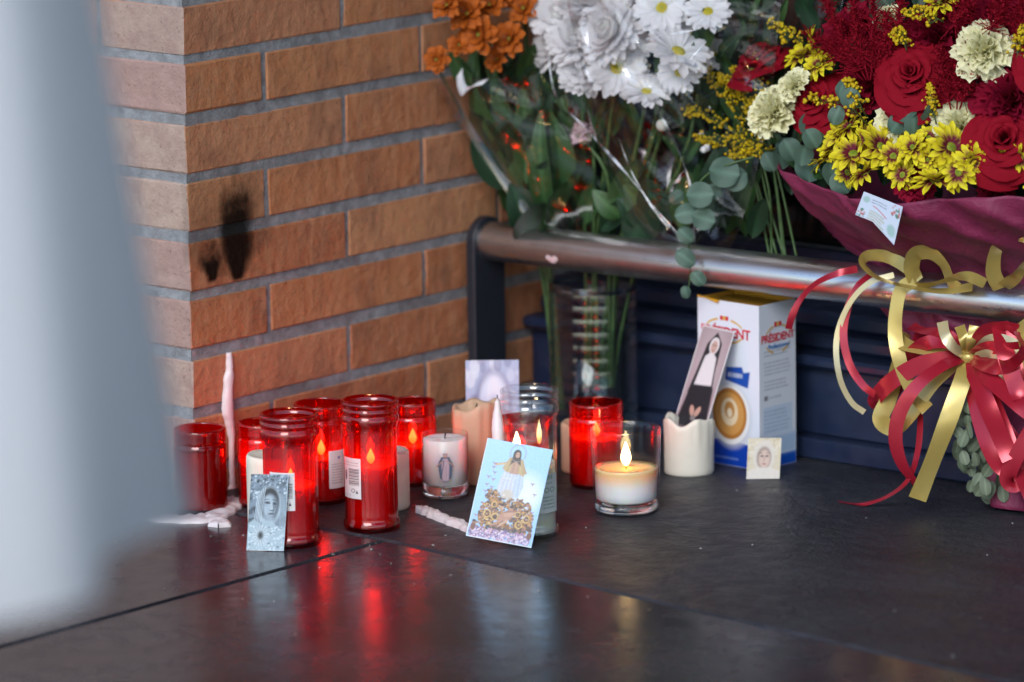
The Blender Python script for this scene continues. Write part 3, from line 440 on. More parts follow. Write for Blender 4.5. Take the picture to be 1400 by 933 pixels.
             ('gold', 0.0162, 30, 20, [(0.6801, 0.442, 0.1599), (0.6621, 0.422, 0.1679), (0.6399, 0.417, 0.1646), (0.6148, 0.417, 0.1679), (0.5954, 0.427, 0.1757)]),
             ('red', 0.0149, 20, 50,
              [(0.6822, 0.439, 0.1583), (0.6729, 0.407, 0.1532), (0.6559, 0.387, 0.1354), (0.6395, 0.379, 0.1079), (0.6335, 0.377, 0.0791), (0.6372, 0.382, 0.0518),
               (0.6521, 0.387, 0.0297)]),
             ('red', 0.0068, 60, 30,
              [(0.6415, 0.407, 0.1188), (0.6433, 0.407, 0.0883), (0.6431, 0.402, 0.0583), (0.6428, 0.387, 0.0339), (0.6176, 0.387, 0.0129), (0.5922, 0.377, 0.002),
               (0.5601, 0.377, -0.0038)]),
             ('red', 0.0122, 10, 30, [(0.6836, 0.437, 0.1603), (0.6759, 0.422, 0.1771), (0.6657, 0.417, 0.1852), (0.6363, 0.422, 0.1834), (0.6096, 0.437, 0.1827)]),
             ('red', 0.0149, 0, 10, [(0.6792, 0.442, 0.159), (0.6749, 0.417, 0.1747), (0.6527, 0.412, 0.1745), (0.6287, 0.417, 0.1618), (0.6047, 0.427, 0.1382)]),
             ('cream', 0.0115, 0, 0, [(0.6809, 0.437, 0.16), (0.6795, 0.417, 0.1707), (0.672, 0.412, 0.1828), (0.6603, 0.422, 0.1952)]),
             ('gold', 0.019, 0, 0, [(0.6846, 0.437, 0.1558), (0.6922, 0.412, 0.1378), (0.6873, 0.397, 0.103), (0.6752, 0.387, 0.0611), (0.6597, 0.379, 0.016)]),
             ('gold', 0.0135, 0, 0, [(0.686, 0.435, 0.1609), (0.6988, 0.422, 0.1797), (0.6989, 0.427, 0.1942)]),
             ('gold', 0.0108, 0, 0, [(0.6823, 0.435, 0.1605), (0.6864, 0.424, 0.1795), (0.6752, 0.432, 0.1908)]),
             ('red', 0.019, 0, 15, [(0.6836, 0.437, 0.1572), (0.7186, 0.407, 0.1357), (0.7456, 0.392, 0.1072), (0.7722, 0.385, 0.0715)]),
             ('red', 0.0176, 20, 0, [(0.6846, 0.437, 0.1589), (0.7277, 0.407, 0.1481), (0.7619, 0.397, 0.1334), (0.7969, 0.392, 0.1173)]),
             ('red', 0.019, 10, 0, [(0.7281, 0.427, 0.202), (0.7494, 0.407, 0.1772), (0.7638, 0.402, 0.1494), (0.7749, 0.399, 0.1323)]),
             ('red', 0.0176, 0, 20, [(0.8013, 0.392, 0.114), (0.7834, 0.387, 0.0847), (0.7673, 0.387, 0.0523), (0.7711, 0.397, 0.0449), (0.7838, 0.402, 0.0761)]),
             ('red', 0.0135, 40, 20, [(0.6846, 0.437, 0.1604), (0.7206, 0.417, 0.1754), (0.7495, 0.412, 0.1795), (0.7748, 0.417, 0.1861)]),
             ('cream', 0.0122, 20, 20, [(0.6864, 0.437, 0.1606), (0.721, 0.419, 0.1827), (0.7492, 0.415, 0.185), (0.7677, 0.417, 0.1732)]),
             ('cream', 0.0095, 30, 10, [(0.6882, 0.437, 0.1578), (0.7224, 0.417, 0.1695), (0.7387, 0.412, 0.16), (0.7442, 0.412, 0.1379)]),
             ('gold', 0.0135, 20, 10, [(0.7543, 0.427, 0.2049), (0.7746, 0.407, 0.1876), (0.7818, 0.407, 0.1583)]),
             ('red', 0.0203, 0, 10, [(0.748, 0.427, 0.1966), (0.7659, 0.417, 0.1624), (0.7822, 0.417, 0.134)]),
             ('red', 0.0162, 10, 30, [(0.6831, 0.439, 0.1584), (0.7295, 0.407, 0.1598), (0.76, 0.397, 0.1649), (0.7797, 0.397, 0.1823), (0.7622, 0.417, 0.196)]),
             ('red', 0.0176, 0, 20, [(0.6846, 0.437, 0.1573), (0.7115, 0.412, 0.1111), (0.7352, 0.399, 0.0781), (0.7583, 0.392, 0.0594), (0.7728, 0.397, 0.0756)]),
             ('red', 0.0149, 10, 40, [(0.6846, 0.437, 0.1604), (0.716, 0.417, 0.1908), (0.7405, 0.417, 0.2004), (0.7551, 0.422, 0.1967)]),
             ('red', 0.0162, 0, 10, [(0.681, 0.442, 0.1561), (0.7351, 0.412, 0.114), (0.7729, 0.397, 0.0604), (0.7972, 0.392, 0.0264)]),
             ('red', 0.0149, 30, 0, [(0.681, 0.442, 0.1561), (0.7126, 0.422, 0.1248), (0.7389, 0.417, 0.0983), (0.7526, 0.417, 0.0848)])],
 'roses': [(0.3627, 0.5074, 0.4292, 0.0358), (0.485, 0.445, 0.4035, 0.0351), (0.6468, 0.3926, 0.4495, 0.0438), (0.7607, 0.3902, 0.3947, 0.0441), (0.8015, 0.4156, 0.4728, 0.0403),
           (0.8202, 0.4276, 0.3914, 0.0404), (0.859, 0.4611, 0.4276, 0.0403), (0.8692, 0.4976, 0.4907, 0.0367)],
 'solidago': [[(0.4005, 0.4698, 0.3478), (0.3454, 0.4844, 0.3567), (0.299, 0.4872, 0.372), (0.2791, 0.4873, 0.3726)],
              [(0.3983, 0.4728, 0.3551), (0.3473, 0.4886, 0.3799), (0.3147, 0.4929, 0.4042), (0.2948, 0.4959, 0.4203)],
              [(0.408, 0.4665, 0.3607), (0.3561, 0.4901, 0.3883), (0.3345, 0.4928, 0.4035), (0.3186, 0.4944, 0.4122)],
              [(0.4016, 0.4683, 0.3442), (0.3421, 0.4823, 0.3448), (0.2974, 0.4825, 0.3463)], [(0.4223, 0.4538, 0.348), (0.3678, 0.4806, 0.3356), (0.344, 0.4795, 0.3296)],
              [(0.4173, 0.4607, 0.3661), (0.3734, 0.4931, 0.4051), (0.3593, 0.4991, 0.4385)], [(0.4193, 0.4579, 0.3589), (0.3672, 0.4882, 0.3778), (0.3351, 0.496, 0.4212)],
              [(0.6005, 0.3803, 0.3966), (0.5628, 0.3936, 0.4144), (0.5241, 0.4079, 0.4131), (0.4873, 0.4255, 0.4131)],
              [(0.5933, 0.3837, 0.4069), (0.5664, 0.3953, 0.4296), (0.5588, 0.3993, 0.4384)], [(0.6876, 0.3739, 0.4089), (0.6808, 0.377, 0.4266), (0.6769, 0.38, 0.4431)],
              [(0.7517, 0.3725, 0.3627), (0.7417, 0.3739, 0.3802), (0.7325, 0.3743, 0.3905)], [(0.7517, 0.3725, 0.3627), (0.7574, 0.377, 0.3813), (0.766, 0.38, 0.3869)],
              [(0.6408, 0.3884, 0.478), (0.6308, 0.392, 0.4918), (0.6232, 0.3937, 0.4948)], [(0.6836, 0.3922, 0.5108), (0.6596, 0.394, 0.5177), (0.6352, 0.3962, 0.5179)],
              [(0.4676, 0.4458, 0.4651), (0.4198, 0.4774, 0.4692), (0.3791, 0.5056, 0.4745)], [(0.7696, 0.3976, 0.4798), (0.7718, 0.4007, 0.4944), (0.774, 0.4039, 0.509)]],
 'sprig': [(0.3885, 0.46, 0.3363), (0.3707, 0.445, 0.3296), (0.347, 0.435, 0.3178), (0.333, 0.43, 0.2983), (0.3274, 0.428, 0.2681), (0.3244, 0.43, 0.2359), (0.3214, 0.436, 0.2094),
           (0.3203, 0.432, 0.1861)],
 'sprig_leaves': [(0.3461, 0.422, 0.2967, 0.0147), (0.3308, 0.42, 0.2766, 0.0147), (0.3484, 0.425, 0.2714, 0.0132), (0.3269, 0.422, 0.2516, 0.0132), (0.3282, 0.42, 0.2275, 0.0147),
                  (0.3409, 0.425, 0.206, 0.0124), (0.3262, 0.422, 0.1899, 0.0101), (0.3647, 0.44, 0.3203, 0.0171), (0.3716, 0.45, 0.3125, 0.0155), (0.3003, 0.44, 0.2874, 0.0109),
                  (0.3459, 0.445, 0.2974, 0.0116)],
 'stand': (1.5892, -1.9248, 0.0),
 'white_daisies': [(0.2081, 0.455, 0.4166, 0.0314), (0.2953, 0.45, 0.44, 0.0342), (0.249, 0.455, 0.3931, 0.0258), (0.2552, 0.475, 0.4827, 0.0274), (0.3137, 0.48, 0.4819, 0.0241),
                   (0.2136, 0.47, 0.4422, 0.0236), (0.278, 0.5, 0.4516, 0.0196), (0.2812, 0.53, 0.4286, 0.0181), (0.2911, 0.46, 0.4181, 0.0234)],
 'white_leaves': [((0.1967, 0.475, 0.2485), (0.1726, 0.455, 0.281), 0.0264), ((0.231, 0.47, 0.2446), (0.2122, 0.45, 0.2775), 0.0295),
                  ((0.2522, 0.475, 0.238), (0.2438, 0.455, 0.3038), 0.0341), ((0.2106, 0.47, 0.2265), (0.2725, 0.45, 0.2834), 0.0357), ((0.1826, 0.48, 0.2544), (0.23, 0.46, 0.3217), 0.0264),
                  ((0.2513, 0.47, 0.2546), (0.2174, 0.45, 0.29), 0.0388), ((0.2655, 0.49, 0.2452), (0.2969, 0.47, 0.3147), 0.0264), ((0.3076, 0.5, 0.24), (0.3438, 0.48, 0.3413), 0.031),
                  ((0.3119, 0.52, 0.2295), (0.3435, 0.5, 0.3781), 0.0341), ((0.3218, 0.52, 0.2305), (0.3626, 0.5, 0.3167), 0.0233), ((0.2798, 0.51, 0.2357), (0.3214, 0.49, 0.3538), 0.0264),
                  ((0.159, 0.4962, 0.2294), (0.2104, 0.4762, 0.2751), 0.0177), ((0.1266, 0.5443, 0.36), (0.1822, 0.5243, 0.4024), 0.0111),
                  ((0.2633, 0.5243, 0.3198), (0.318, 0.5043, 0.3616), 0.0121), ((0.1455, 0.4941, 0.4127), (0.1219, 0.4741, 0.4472), 0.0127),
                  ((0.0799, 0.5376, 0.201), (0.077, 0.5176, 0.2484), 0.019), ((0.2653, 0.539, 0.2943), (0.3195, 0.519, 0.3366), 0.0188),
                  ((0.2314, 0.5227, 0.2848), (0.2681, 0.5027, 0.3343), 0.0153), ((0.1392, 0.4976, 0.2459), (0.1547, 0.4776, 0.297), 0.01),
                  ((0.2966, 0.5496, 0.3834), (0.3025, 0.5296, 0.4317), 0.0167), ((0.1462, 0.5507, 0.3414), (0.1556, 0.5307, 0.3912), 0.0096),
                  ((0.0591, 0.5486, 0.2046), (0.0441, 0.5286, 0.2465), 0.011), ((0.2911, 0.5389, 0.3895), (0.312, 0.5189, 0.4395), 0.0145),
                  ((0.102, 0.5541, 0.2385), (0.1614, 0.5341, 0.2801), 0.017), ((0.3289, 0.529, 0.3618), (0.3746, 0.509, 0.4071), 0.0184),
                  ((0.0976, 0.5335, 0.2873), (0.1511, 0.5135, 0.332), 0.0126), ((0.337, 0.5042, 0.3177), (0.3141, 0.4842, 0.3522), 0.0162),
                  ((0.305, 0.5319, 0.2975), (0.3034, 0.5119, 0.344), 0.019), ((0.1473, 0.5512, 0.2414), (0.1987, 0.5312, 0.2872), 0.019),
                  ((0.2296, 0.5591, 0.2785), (0.2555, 0.5391, 0.3296), 0.015), ((0.1738, 0.5259, 0.4145), (0.2101, 0.5059, 0.4633), 0.0147),
                  ((0.2263, 0.5436, 0.3796), (0.2157, 0.5236, 0.4223), 0.0101), ((0.3068, 0.547, 0.2879), (0.2894, 0.527, 0.3269), 0.0199),
                  ((0.2123, 0.5317, 0.4346), (0.259, 0.5117, 0.4798), 0.0161), ((0.1031, 0.4959, 0.2675), (0.0794, 0.4759, 0.3026), 0.0145),
                  ((0.1881, 0.5074, 0.2392), (0.2275, 0.4874, 0.2888), 0.0182), ((0.1562, 0.5581, 0.2927), (0.1323, 0.5381, 0.3277), 0.0138),
                  ((0.2669, 0.5442, 0.2478), (0.2646, 0.5242, 0.2946), 0.0168), ((0.2487, 0.5515, 0.3391), (0.2358, 0.5315, 0.3809), 0.0095),
                  ((0.3254, 0.5321, 0.3837), (0.3637, 0.5121, 0.4313), 0.0137), ((0.308, 0.5233, 0.3734), (0.3348, 0.5033, 0.4231), 0.0121),
                  ((0.1089, 0.4949, 0.3726), (0.1061, 0.4749, 0.4188), 0.0192), ((0.3105, 0.4919, 0.4285), (0.3663, 0.4719, 0.4676), 0.0111),
                  ((0.1347, 0.5224, 0.2221), (0.1675, 0.5024, 0.2735), 0.019), ((0.1299, 0.4975, 0.3571), (0.1428, 0.4775, 0.4071), 0.02),
                  ((0.1564, 0.5072, 0.2465), (0.1387, 0.4872, 0.2858), 0.0198), ((0.213, 0.5485, 0.2868), (0.2647, 0.5285, 0.3313), 0.0101),
                  ((0.1458, 0.4986, 0.2745), (0.1217, 0.4786, 0.309), 0.0176), ((0.1068, 0.5587, 0.4156), (0.1071, 0.5387, 0.463), 0.0129),
                  ((0.262, 0.5011, 0.3629), (0.3187, 0.4811, 0.4027), 0.0112), ((0.3634, 0.4893, 0.2458), (0.3956, 0.4693, 0.2956), 0.0199),
                  ((0.3472, 0.4928, 0.2975), (0.3781, 0.4728, 0.3471), 0.0185), ((0.1315, 0.5255, 0.3986), (0.1464, 0.5055, 0.4488), 0.0152),
                  ((0.2049, 0.4878, 0.276), (0.2515, 0.4678, 0.3228), 0.0175), ((0.1394, 0.4996, 0.3844), (0.1322, 0.4796, 0.4288), 0.0155),
                  ((0.2238, 0.5558, 0.357), (0.2274, 0.5358, 0.4052), 0.017), ((0.1596, 0.487, 0.3593), (0.2172, 0.467, 0.3999), 0.0116),
                  ((0.1295, 0.5223, 0.2457), (0.1679, 0.5023, 0.2959), 0.0195), ((0.1115, 0.4955, 0.3633), (0.149, 0.4755, 0.4127), 0.0136),
                  ((0.2035, 0.4952, 0.3366), (0.2068, 0.4752, 0.3845), 0.0141), ((0.108, 0.4936, 0.2569), (0.1468, 0.4736, 0.307), 0.0138),
                  ((0.1306, 0.558, 0.3007), (0.1823, 0.538, 0.3459), 0.0145), ((0.218, 0.5299, 0.3957), (0.245, 0.5099, 0.4457), 0.0158),
                  ((0.299, 0.4954, 0.441), (0.3093, 0.4754, 0.4894), 0.018), ((0.1015, 0.5086, 0.3882), (0.0985, 0.4886, 0.4344), 0.014),
                  ((0.2505, 0.5258, 0.4013), (0.2525, 0.5058, 0.4485), 0.0166), ((0.3365, 0.5253, 0.2413), (0.3306, 0.5053, 0.2863), 0.0129),
                  ((0.2298, 0.5203, 0.3572), (0.2778, 0.5003, 0.4025), 0.0114), ((0.1309, 0.4957, 0.2367), (0.157, 0.4757, 0.2884), 0.02),
                  ((0.2509, 0.5506, 0.3042), (0.2285, 0.5306, 0.3399), 0.0182), ((0.0953, 0.5258, 0.2157), (0.1387, 0.5058, 0.2652), 0.0159),
                  ((0.1695, 0.5007, 0.4225), (0.184, 0.4807, 0.4722), 0.0187), ((0.1856, 0.5516, 0.3679), (0.2197, 0.5316, 0.4176), 0.0197),
                  ((0.1362, 0.549, 0.334), (0.1101, 0.529, 0.3672), 0.015), ((0.3143, 0.5168, 0.429), (0.3241, 0.4968, 0.4775), 0.0102),
                  ((0.3092, 0.5464, 0.3789), (0.355, 0.5264, 0.4242), 0.0197), ((0.1618, 0.4858, 0.2334), (0.2155, 0.4658, 0.2778), 0.0201),
                  ((0.1039, 0.4919, 0.3664), (0.1228, 0.4719, 0.417), 0.0139), ((0.2506, 0.5262, 0.2918), (0.2788, 0.5062, 0.3424), 0.0148),
                  ((0.2915, 0.4928, 0.4317), (0.3019, 0.4728, 0.4802), 0.0108), ((0.2821, 0.529, 0.3698), (0.2834, 0.509, 0.4169), 0.0123),
                  ((0.1306, 0.4968, 0.2904), (0.1096, 0.4768, 0.3274), 0.0197), ((0.2964, 0.5119, 0.3249), (0.3056, 0.4919, 0.374), 0.0126),
                  ((0.2786, 0.5319, 0.3252), (0.298, 0.5119, 0.3756), 0.012), ((0.1199, 0.5285, 0.3206), (0.1511, 0.5085, 0.3714), 0.0152),
                  ((0.2222, 0.5394, 0.3921), (0.2772, 0.5194, 0.4333), 0.0167), ((0.3492, 0.5087, 0.3505), (0.3499, 0.4887, 0.3972), 0.0126),
                  ((0.1738, 0.5069, 0.3651), (0.1641, 0.4869, 0.4082), 0.0146), ((0.1612, 0.5448, 0.2818), (0.1605, 0.5248, 0.3293), 0.0187),
                  ((0.1377, 0.5596, 0.2392), (0.1247, 0.5396, 0.2819), 0.0103), ((0.0785, 0.5341, 0.4227), (0.1286, 0.5141, 0.4678), 0.0093),
                  ((0.2379, 0.5145, 0.3901), (0.2312, 0.4945, 0.4343), 0.0198), ((0.1696, 0.4917, 0.339), (0.2078, 0.4717, 0.388), 0.0125),
                  ((0.2666, 0.5595, 0.4148), (0.2446, 0.5395, 0.4504), 0.0094), ((0.2063, 0.5107, 0.2744), (0.2283, 0.4907, 0.3255), 0.0199),
                  ((0.1581, 0.5419, 0.2778), (0.132, 0.5219, 0.3108), 0.0132), ((0.2219, 0.5398, 0.3266), (0.2755, 0.5198, 0.3695), 0.014),
                  ((0.2157, 0.487, 0.4215), (0.2219, 0.467, 0.4695), 0.0116), ((0.1424, 0.5418, 0.4001), (0.155, 0.5218, 0.45), 0.0173),
                  ((0.3258, 0.5147, 0.3768), (0.3568, 0.4947, 0.4259), 0.019), ((0.3005, 0.5585, 0.4162), (0.3518, 0.5385, 0.4585), 0.0189),
                  ((0.2828, 0.5509, 0.282), (0.2928, 0.5309, 0.3318), 0.0171), ((0.2458, 0.5101, 0.3037), (0.2983, 0.4901, 0.3471), 0.0124),
                  ((0.1017, 0.5029, 0.234), (0.1312, 0.4829, 0.2857), 0.0166), ((0.1334, 0.5166, 0.3242), (0.1838, 0.4966, 0.3697), 0.0132),
                  ((0.2214, 0.4859, 0.2556), (0.2047, 0.4659, 0.2951), 0.0187), ((0.2821, 0.506, 0.2765), (0.2954, 0.486, 0.3266), 0.0174),
                  ((0.1131, 0.5273, 0.3475), (0.1081, 0.5073, 0.3932), 0.0171), ((0.2306, 0.5577, 0.2171), (0.2715, 0.5377, 0.2664), 0.0179),
                  ((0.3163, 0.5417, 0.2797), (0.3182, 0.5217, 0.3274), 0.0148), ((0.3069, 0.5041, 0.2493), (0.3445, 0.4841, 0.2984), 0.0166),
                  ((0.278, 0.4863, 0.4048), (0.3076, 0.4663, 0.454), 0.0112), ((0.3195, 0.5464, 0.2511), (0.3176, 0.5264, 0.2978), 0.0098),
                  ((0.2857, 0.5281, 0.4073), (0.3295, 0.5081, 0.4532), 0.0184), ((0.1414, 0.5391, 0.4159), (0.1199, 0.5191, 0.4523), 0.0141),
                  ((0.2473, 0.5311, 0.3884), (0.29, 0.5111, 0.4353), 0.01), ((0.1444, 0.5015, 0.4318), (0.1334, 0.4815, 0.4742), 0.0179),
                  ((0.0762, 0.5283, 0.3167), (0.079, 0.5083, 0.3652), 0.0155), ((0.2936, 0.4939, 0.246), (0.2949, 0.4739, 0.2936), 0.0162),
                  ((0.1357, 0.5383, 0.4067), (0.1848, 0.5183, 0.4519), 0.013), ((0.3186, 0.5217, 0.3607), (0.3085, 0.5017, 0.4033), 0.012),
                  ((0.1637, 0.5504, 0.4133), (0.2115, 0.5304, 0.4587), 0.0162), ((0.3129, 0.5171, 0.2863), (0.3571, 0.4971, 0.3331), 0.0169),
                  ((0.3204, 0.4977, 0.2476), (0.3025, 0.4777, 0.286), 0.0109), ((0.2105, 0.5125, 0.2464), (0.2295, 0.4925, 0.2975), 0.0186),
                  ((0.2634, 0.4856, 0.3905), (0.2925, 0.4656, 0.44), 0.0122), ((0.162, 0.5545, 0.3029), (0.2123, 0.5345, 0.3484), 0.0124),
                  ((0.2739, 0.5572, 0.4022), (0.3147, 0.5372, 0.4494), 0.0195), ((0.2615, 0.531, 0.3533), (0.2817, 0.511, 0.4035), 0.0164),
                  ((0.1404, 0.508, 0.2356), (0.1612, 0.488, 0.2872), 0.0101), ((0.1133, 0.5059, 0.3278), (0.0941, 0.4859, 0.366), 0.0151),
                  ((0.299, 0.5287, 0.2739), (0.2872, 0.5087, 0.3161), 0.0181), ((0.145, 0.5299, 0.227), (0.1192, 0.5099, 0.2604), 0.0136),
                  ((0.1098, 0.5381, 0.3164), (0.161, 0.5181, 0.3619), 0.013), ((0.1125, 0.5423, 0.2074), (0.1696, 0.5223, 0.2508), 0.0111),
                  ((0.1735, 0.5199, 0.4261), (0.1639, 0.4999, 0.4692), 0.0172), ((0.2239, 0.5235, 0.4087), (0.211, 0.5035, 0.45), 0.0133),
                  ((0.2915, 0.5368, 0.3423), (0.2918, 0.5168, 0.3892), 0.0192), ((0.3071, 0.4934, 0.2715), (0.3218, 0.4734, 0.3216), 0.0121),
                  ((0.2577, 0.5228, 0.2752), (0.3085, 0.5028, 0.3197), 0.0193), ((0.2086, 0.5259, 0.2219), (0.1887, 0.5059, 0.2597), 0.0134),
                  ((0.2622, 0.4982, 0.3092), (0.2483, 0.4782, 0.35), 0.0148), ((0.1908, 0.5149, 0.3957), (0.1908, 0.4949, 0.4425), 0.0161),
                  ((0.138, 0.5054, 0.3283), (0.1708, 0.4854, 0.3786), 0.0126), ((0.2242, 0.4891, 0.2882), (0.2011, 0.4691, 0.323), 0.0166),
                  ((0.3221, 0.522, 0.4031), (0.3661, 0.502, 0.4487), 0.0097), ((0.175, 0.4889, 0.2658), (0.2165, 0.4689, 0.3147), 0.0107),
                  ((0.2862, 0.5125, 0.3516), (0.2906, 0.4925, 0.3995), 0.0131), ((0.2079, 0.5591, 0.3454), (0.1913, 0.5391, 0.3852), 0.0144),
                  ((0.2956, 0.5122, 0.2869), (0.3477, 0.4922, 0.3302), 0.0141), ((0.2887, 0.5317, 0.4185), (0.3284, 0.5117, 0.4656), 0.0109),
                  ((0.1992, 0.547, 0.261), (0.1775, 0.527, 0.2976), 0.0166), ((0.0577, 0.5584, 0.2657), (0.054, 0.5384, 0.3126), 0.0174),
                  ((0.0519, 0.5543, 0.3281), (0.0691, 0.5343, 0.3795), 0.02), ((0.0685, 0.5442, 0.3915), (0.0769, 0.5242, 0.4411), 0.018),
                  ((0.2218, 0.5326, 0.232), (0.2667, 0.5126, 0.2799), 0.0188), ((0.1685, 0.4978, 0.2732), (0.2053, 0.4778, 0.3231), 0.0194),
                  ((0.1109, 0.4895, 0.3563), (0.1053, 0.4695, 0.4015), 0.0135), ((0.2416, 0.5281, 0.3438), (0.2365, 0.5081, 0.3889), 0.0104),
                  ((0.1266, 0.4943, 0.2415), (0.1228, 0.4743, 0.2879), 0.019), ((0.1617, 0.5511, 0.2553), (0.1803, 0.5311, 0.3068), 0.0142),
                  ((0.2922, 0.5275, 0.3609), (0.3092, 0.5075, 0.4108), 0.0124), ((0.2911, 0.5425, 0.392), (0.303, 0.5225, 0.4412), 0.0149),
                  ((0.3412, 0.5446, 0.386), (0.343, 0.5246, 0.4331), 0.0165), ((0.3595, 0.5267, 0.4365), (0.3773, 0.5067, 0.4856), 0.0175),
                  ((0.3071, 0.5274, 0.3969), (0.3143, 0.5074, 0.4452), 0.0185), ((0.2746, 0.5571, 0.3922), (0.2973, 0.5371, 0.4423), 0.0201),
                  ((0.3065, 0.5394, 0.4214), (0.3327, 0.5194, 0.4708), 0.0148), ((0.2979, 0.5475, 0.3575), (0.3397, 0.5275, 0.4046), 0.0179),
                  ((0.3668, 0.5151, 0.4579), (0.4108, 0.4951, 0.5026), 0.0115), ((0.3304, 0.5174, 0.4694), (0.3298, 0.4974, 0.5152), 0.0159),
                  ((0.3076, 0.5355, 0.4343), (0.3523, 0.5155, 0.4794), 0.0102), ((0.3199, 0.5279, 0.4668), (0.3253, 0.5079, 0.5143), 0.0132),
                  ((0.3176, 0.5405, 0.4059), (0.3311, 0.5205, 0.4552), 0.0141), ((0.3024, 0.5526, 0.4681), (0.3289, 0.5326, 0.5173), 0.0137),
                  ((0.2716, 0.5509, 0.4024), (0.2738, 0.5309, 0.4498), 0.0162), ((0.311, 0.5598, 0.4007), (0.355, 0.5398, 0.4465), 0.0118),
                  ((0.3244, 0.518, 0.3977), (0.3157, 0.498, 0.4407), 0.0096), ((0.3148, 0.5431, 0.4529), (0.3503, 0.5231, 0.5007), 0.011),
                  ((0.3385, 0.5529, 0.3856), (0.3816, 0.5329, 0.4316), 0.0182), ((0.2668, 0.5464, 0.4079), (0.269, 0.5264, 0.4553), 0.0141),
                  ((0.3286, 0.547, 0.459), (0.3223, 0.527, 0.503), 0.0101), ((0.3272, 0.5595, 0.4743), (0.3188, 0.5395, 0.5173), 0.0108)],
 'white_mums': [(0.1205, 0.475, 0.4647, 0.0317), (0.1656, 0.465, 0.4827, 0.0331), (0.1558, 0.46, 0.4404, 0.0332), (0.2037, 0.455, 0.4574, 0.033), (0.1075, 0.48, 0.4278, 0.0263),
                (0.1665, 0.46, 0.4094, 0.0292), (0.198, 0.48, 0.4811, 0.0299), (0.1688, 0.48, 0.4199, 0.0261), (0.0989, 0.51, 0.3921, 0.0208), (0.1036, 0.51, 0.3658, 0.016),
                (0.082, 0.52, 0.4905, 0.032), (0.16, 0.5, 0.5023, 0.0317), (0.2155, 0.5, 0.4976, 0.0276), (0.0421, 0.53, 0.4622, 0.0201)],
 'white_stems': [[(0.1959, 0.47, 0.409), (0.1654, 0.49, 0.3238), (0.1403, 0.5, 0.215), (0.1315, 0.5, 0.1162), (0.1284, 0.5, 0.0503)],
                 [(0.2793, 0.47, 0.4238), (0.2263, 0.49, 0.3294), (0.1711, 0.5, 0.2181), (0.1491, 0.5, 0.1182), (0.1409, 0.5, 0.0517)],
                 [(0.2369, 0.47, 0.3846), (0.2098, 0.48, 0.3132), (0.1599, 0.505, 0.2162), (0.1482, 0.505, 0.1173), (0.1441, 0.505, 0.0513)],
                 [(0.1199, 0.5, 0.4232), (0.1244, 0.5, 0.3188), (0.1207, 0.505, 0.2123), (0.1212, 0.505, 0.1143), (0.1181, 0.505, 0.0482)],
                 [(0.1327, 0.5, 0.3921), (0.1467, 0.49, 0.306), (0.1413, 0.495, 0.2158), (0.1439, 0.495, 0.1184), (0.1398, 0.495, 0.0524)],
                 [(0.1398, 0.48, 0.3309), (0.169, 0.485, 0.2927), (0.1629, 0.495, 0.218), (0.1614, 0.495, 0.1203), (0.1574, 0.495, 0.0545)],
                 [(0.2615, 0.465, 0.3533), (0.2236, 0.48, 0.2825), (0.1791, 0.49, 0.2123), (0.1706, 0.49, 0.1222), (0.1666, 0.49, 0.0564)],
                 [(0.2352, 0.5, 0.4642), (0.2237, 0.5, 0.3518), (0.1762, 0.5, 0.2186), (0.1646, 0.5, 0.1199), (0.1574, 0.5, 0.0537)],
                 [(0.2979, 0.5, 0.4611), (0.2686, 0.5, 0.3319), (0.2068, 0.5, 0.2217), (0.1749, 0.5, 0.1211), (0.1616, 0.5, 0.0542)]]}

# ---------------------------------------------------------------- ground and floor slabs
ground = struct(obj('ground', (lambda g: (g.box(-150, 150, -150, 60, -.6, -.012), g)[1])(G()), simple('street_paving', (.17, .175, .185), .7, 0, .25, 3, .3, 40)))
floor = struct(obj('floor', (lambda g: (g.box(-2.6, 4.2, -3.2, 1.0, -.0118, -.006), g)[1])(G()), M_GROUT))
def joint_y(x): return -.03 if x < .29 else -.03 - .118 * (min(x, 1.5) - .29)
def slab(x0, x1, ylo, yhi, mat, nx=18):
    """stone slab with a softly worn, slightly irregular arris; ylo / yhi may be functions of x"""
    fl = ylo if callable(ylo) else (lambda x: ylo); fh = yhi if callable(yhi) else (lambda x: yhi)
    g = G(); rows = []; e = .0022
    xs = [x0 + (x1 - x0) * i / nx for i in range(nx + 1)]
    def ring(ins, z):
        out = []
        for k, x in enumerate(xs): out.append((min(max(x, x0 + ins), x1 - ins), fl(x) + ins + .0014 * nz(x * 37, 1.3, x0), z))
        out.append((x1 - ins, (fl(x1) + fh(x1)) / 2, z))
        for x in reversed(xs): out.append((min(max(x, x0 + ins), x1 - ins), fh(x) - ins + .0014 * nz(x * 37, 5.3, x1), z))
        out.append((x0 + ins, (fl(x0) + fh(x0)) / 2, z))
        return out
    a, b, c = ring(.0012, -.0055), ring(.0012, -e), ring(.0036, 0); n = len(a)
    f = [(j * n + i, j * n + (i + 1) % n, (j + 1) * n + (i + 1) % n, (j + 1) * n + i) for j in range(2) for i in range(n)]
    f.append(tuple(2 * n + i for i in range(n))); f.append(tuple(range(n))[::-1])
    g.add(a + b + c, f); o = obj('slab', g, mat, floor, smooth=False); return o
slab(.003, 1.35, joint_y, .99, M_SLATE2); slab(1.354, 2.7, joint_y, .99, M_SLATE2); slab(2.704, 4.1, joint_y, .99, M_SLATE2)
slab(-.9, -.001, joint_y, -.002, M_SLATE2, 10)
for x0, x1, m in ((-1.9, -.76, M_SLATE), (-.756, .2922, M_SLATE), (.2955, 1.35, M_SLATE), (1.354, 2.6, M_SLATE), (2.604, 4.1, M_SLATE)):
    slab(x0, x1, -.985, lambda x: joint_y(x) - .004, m)
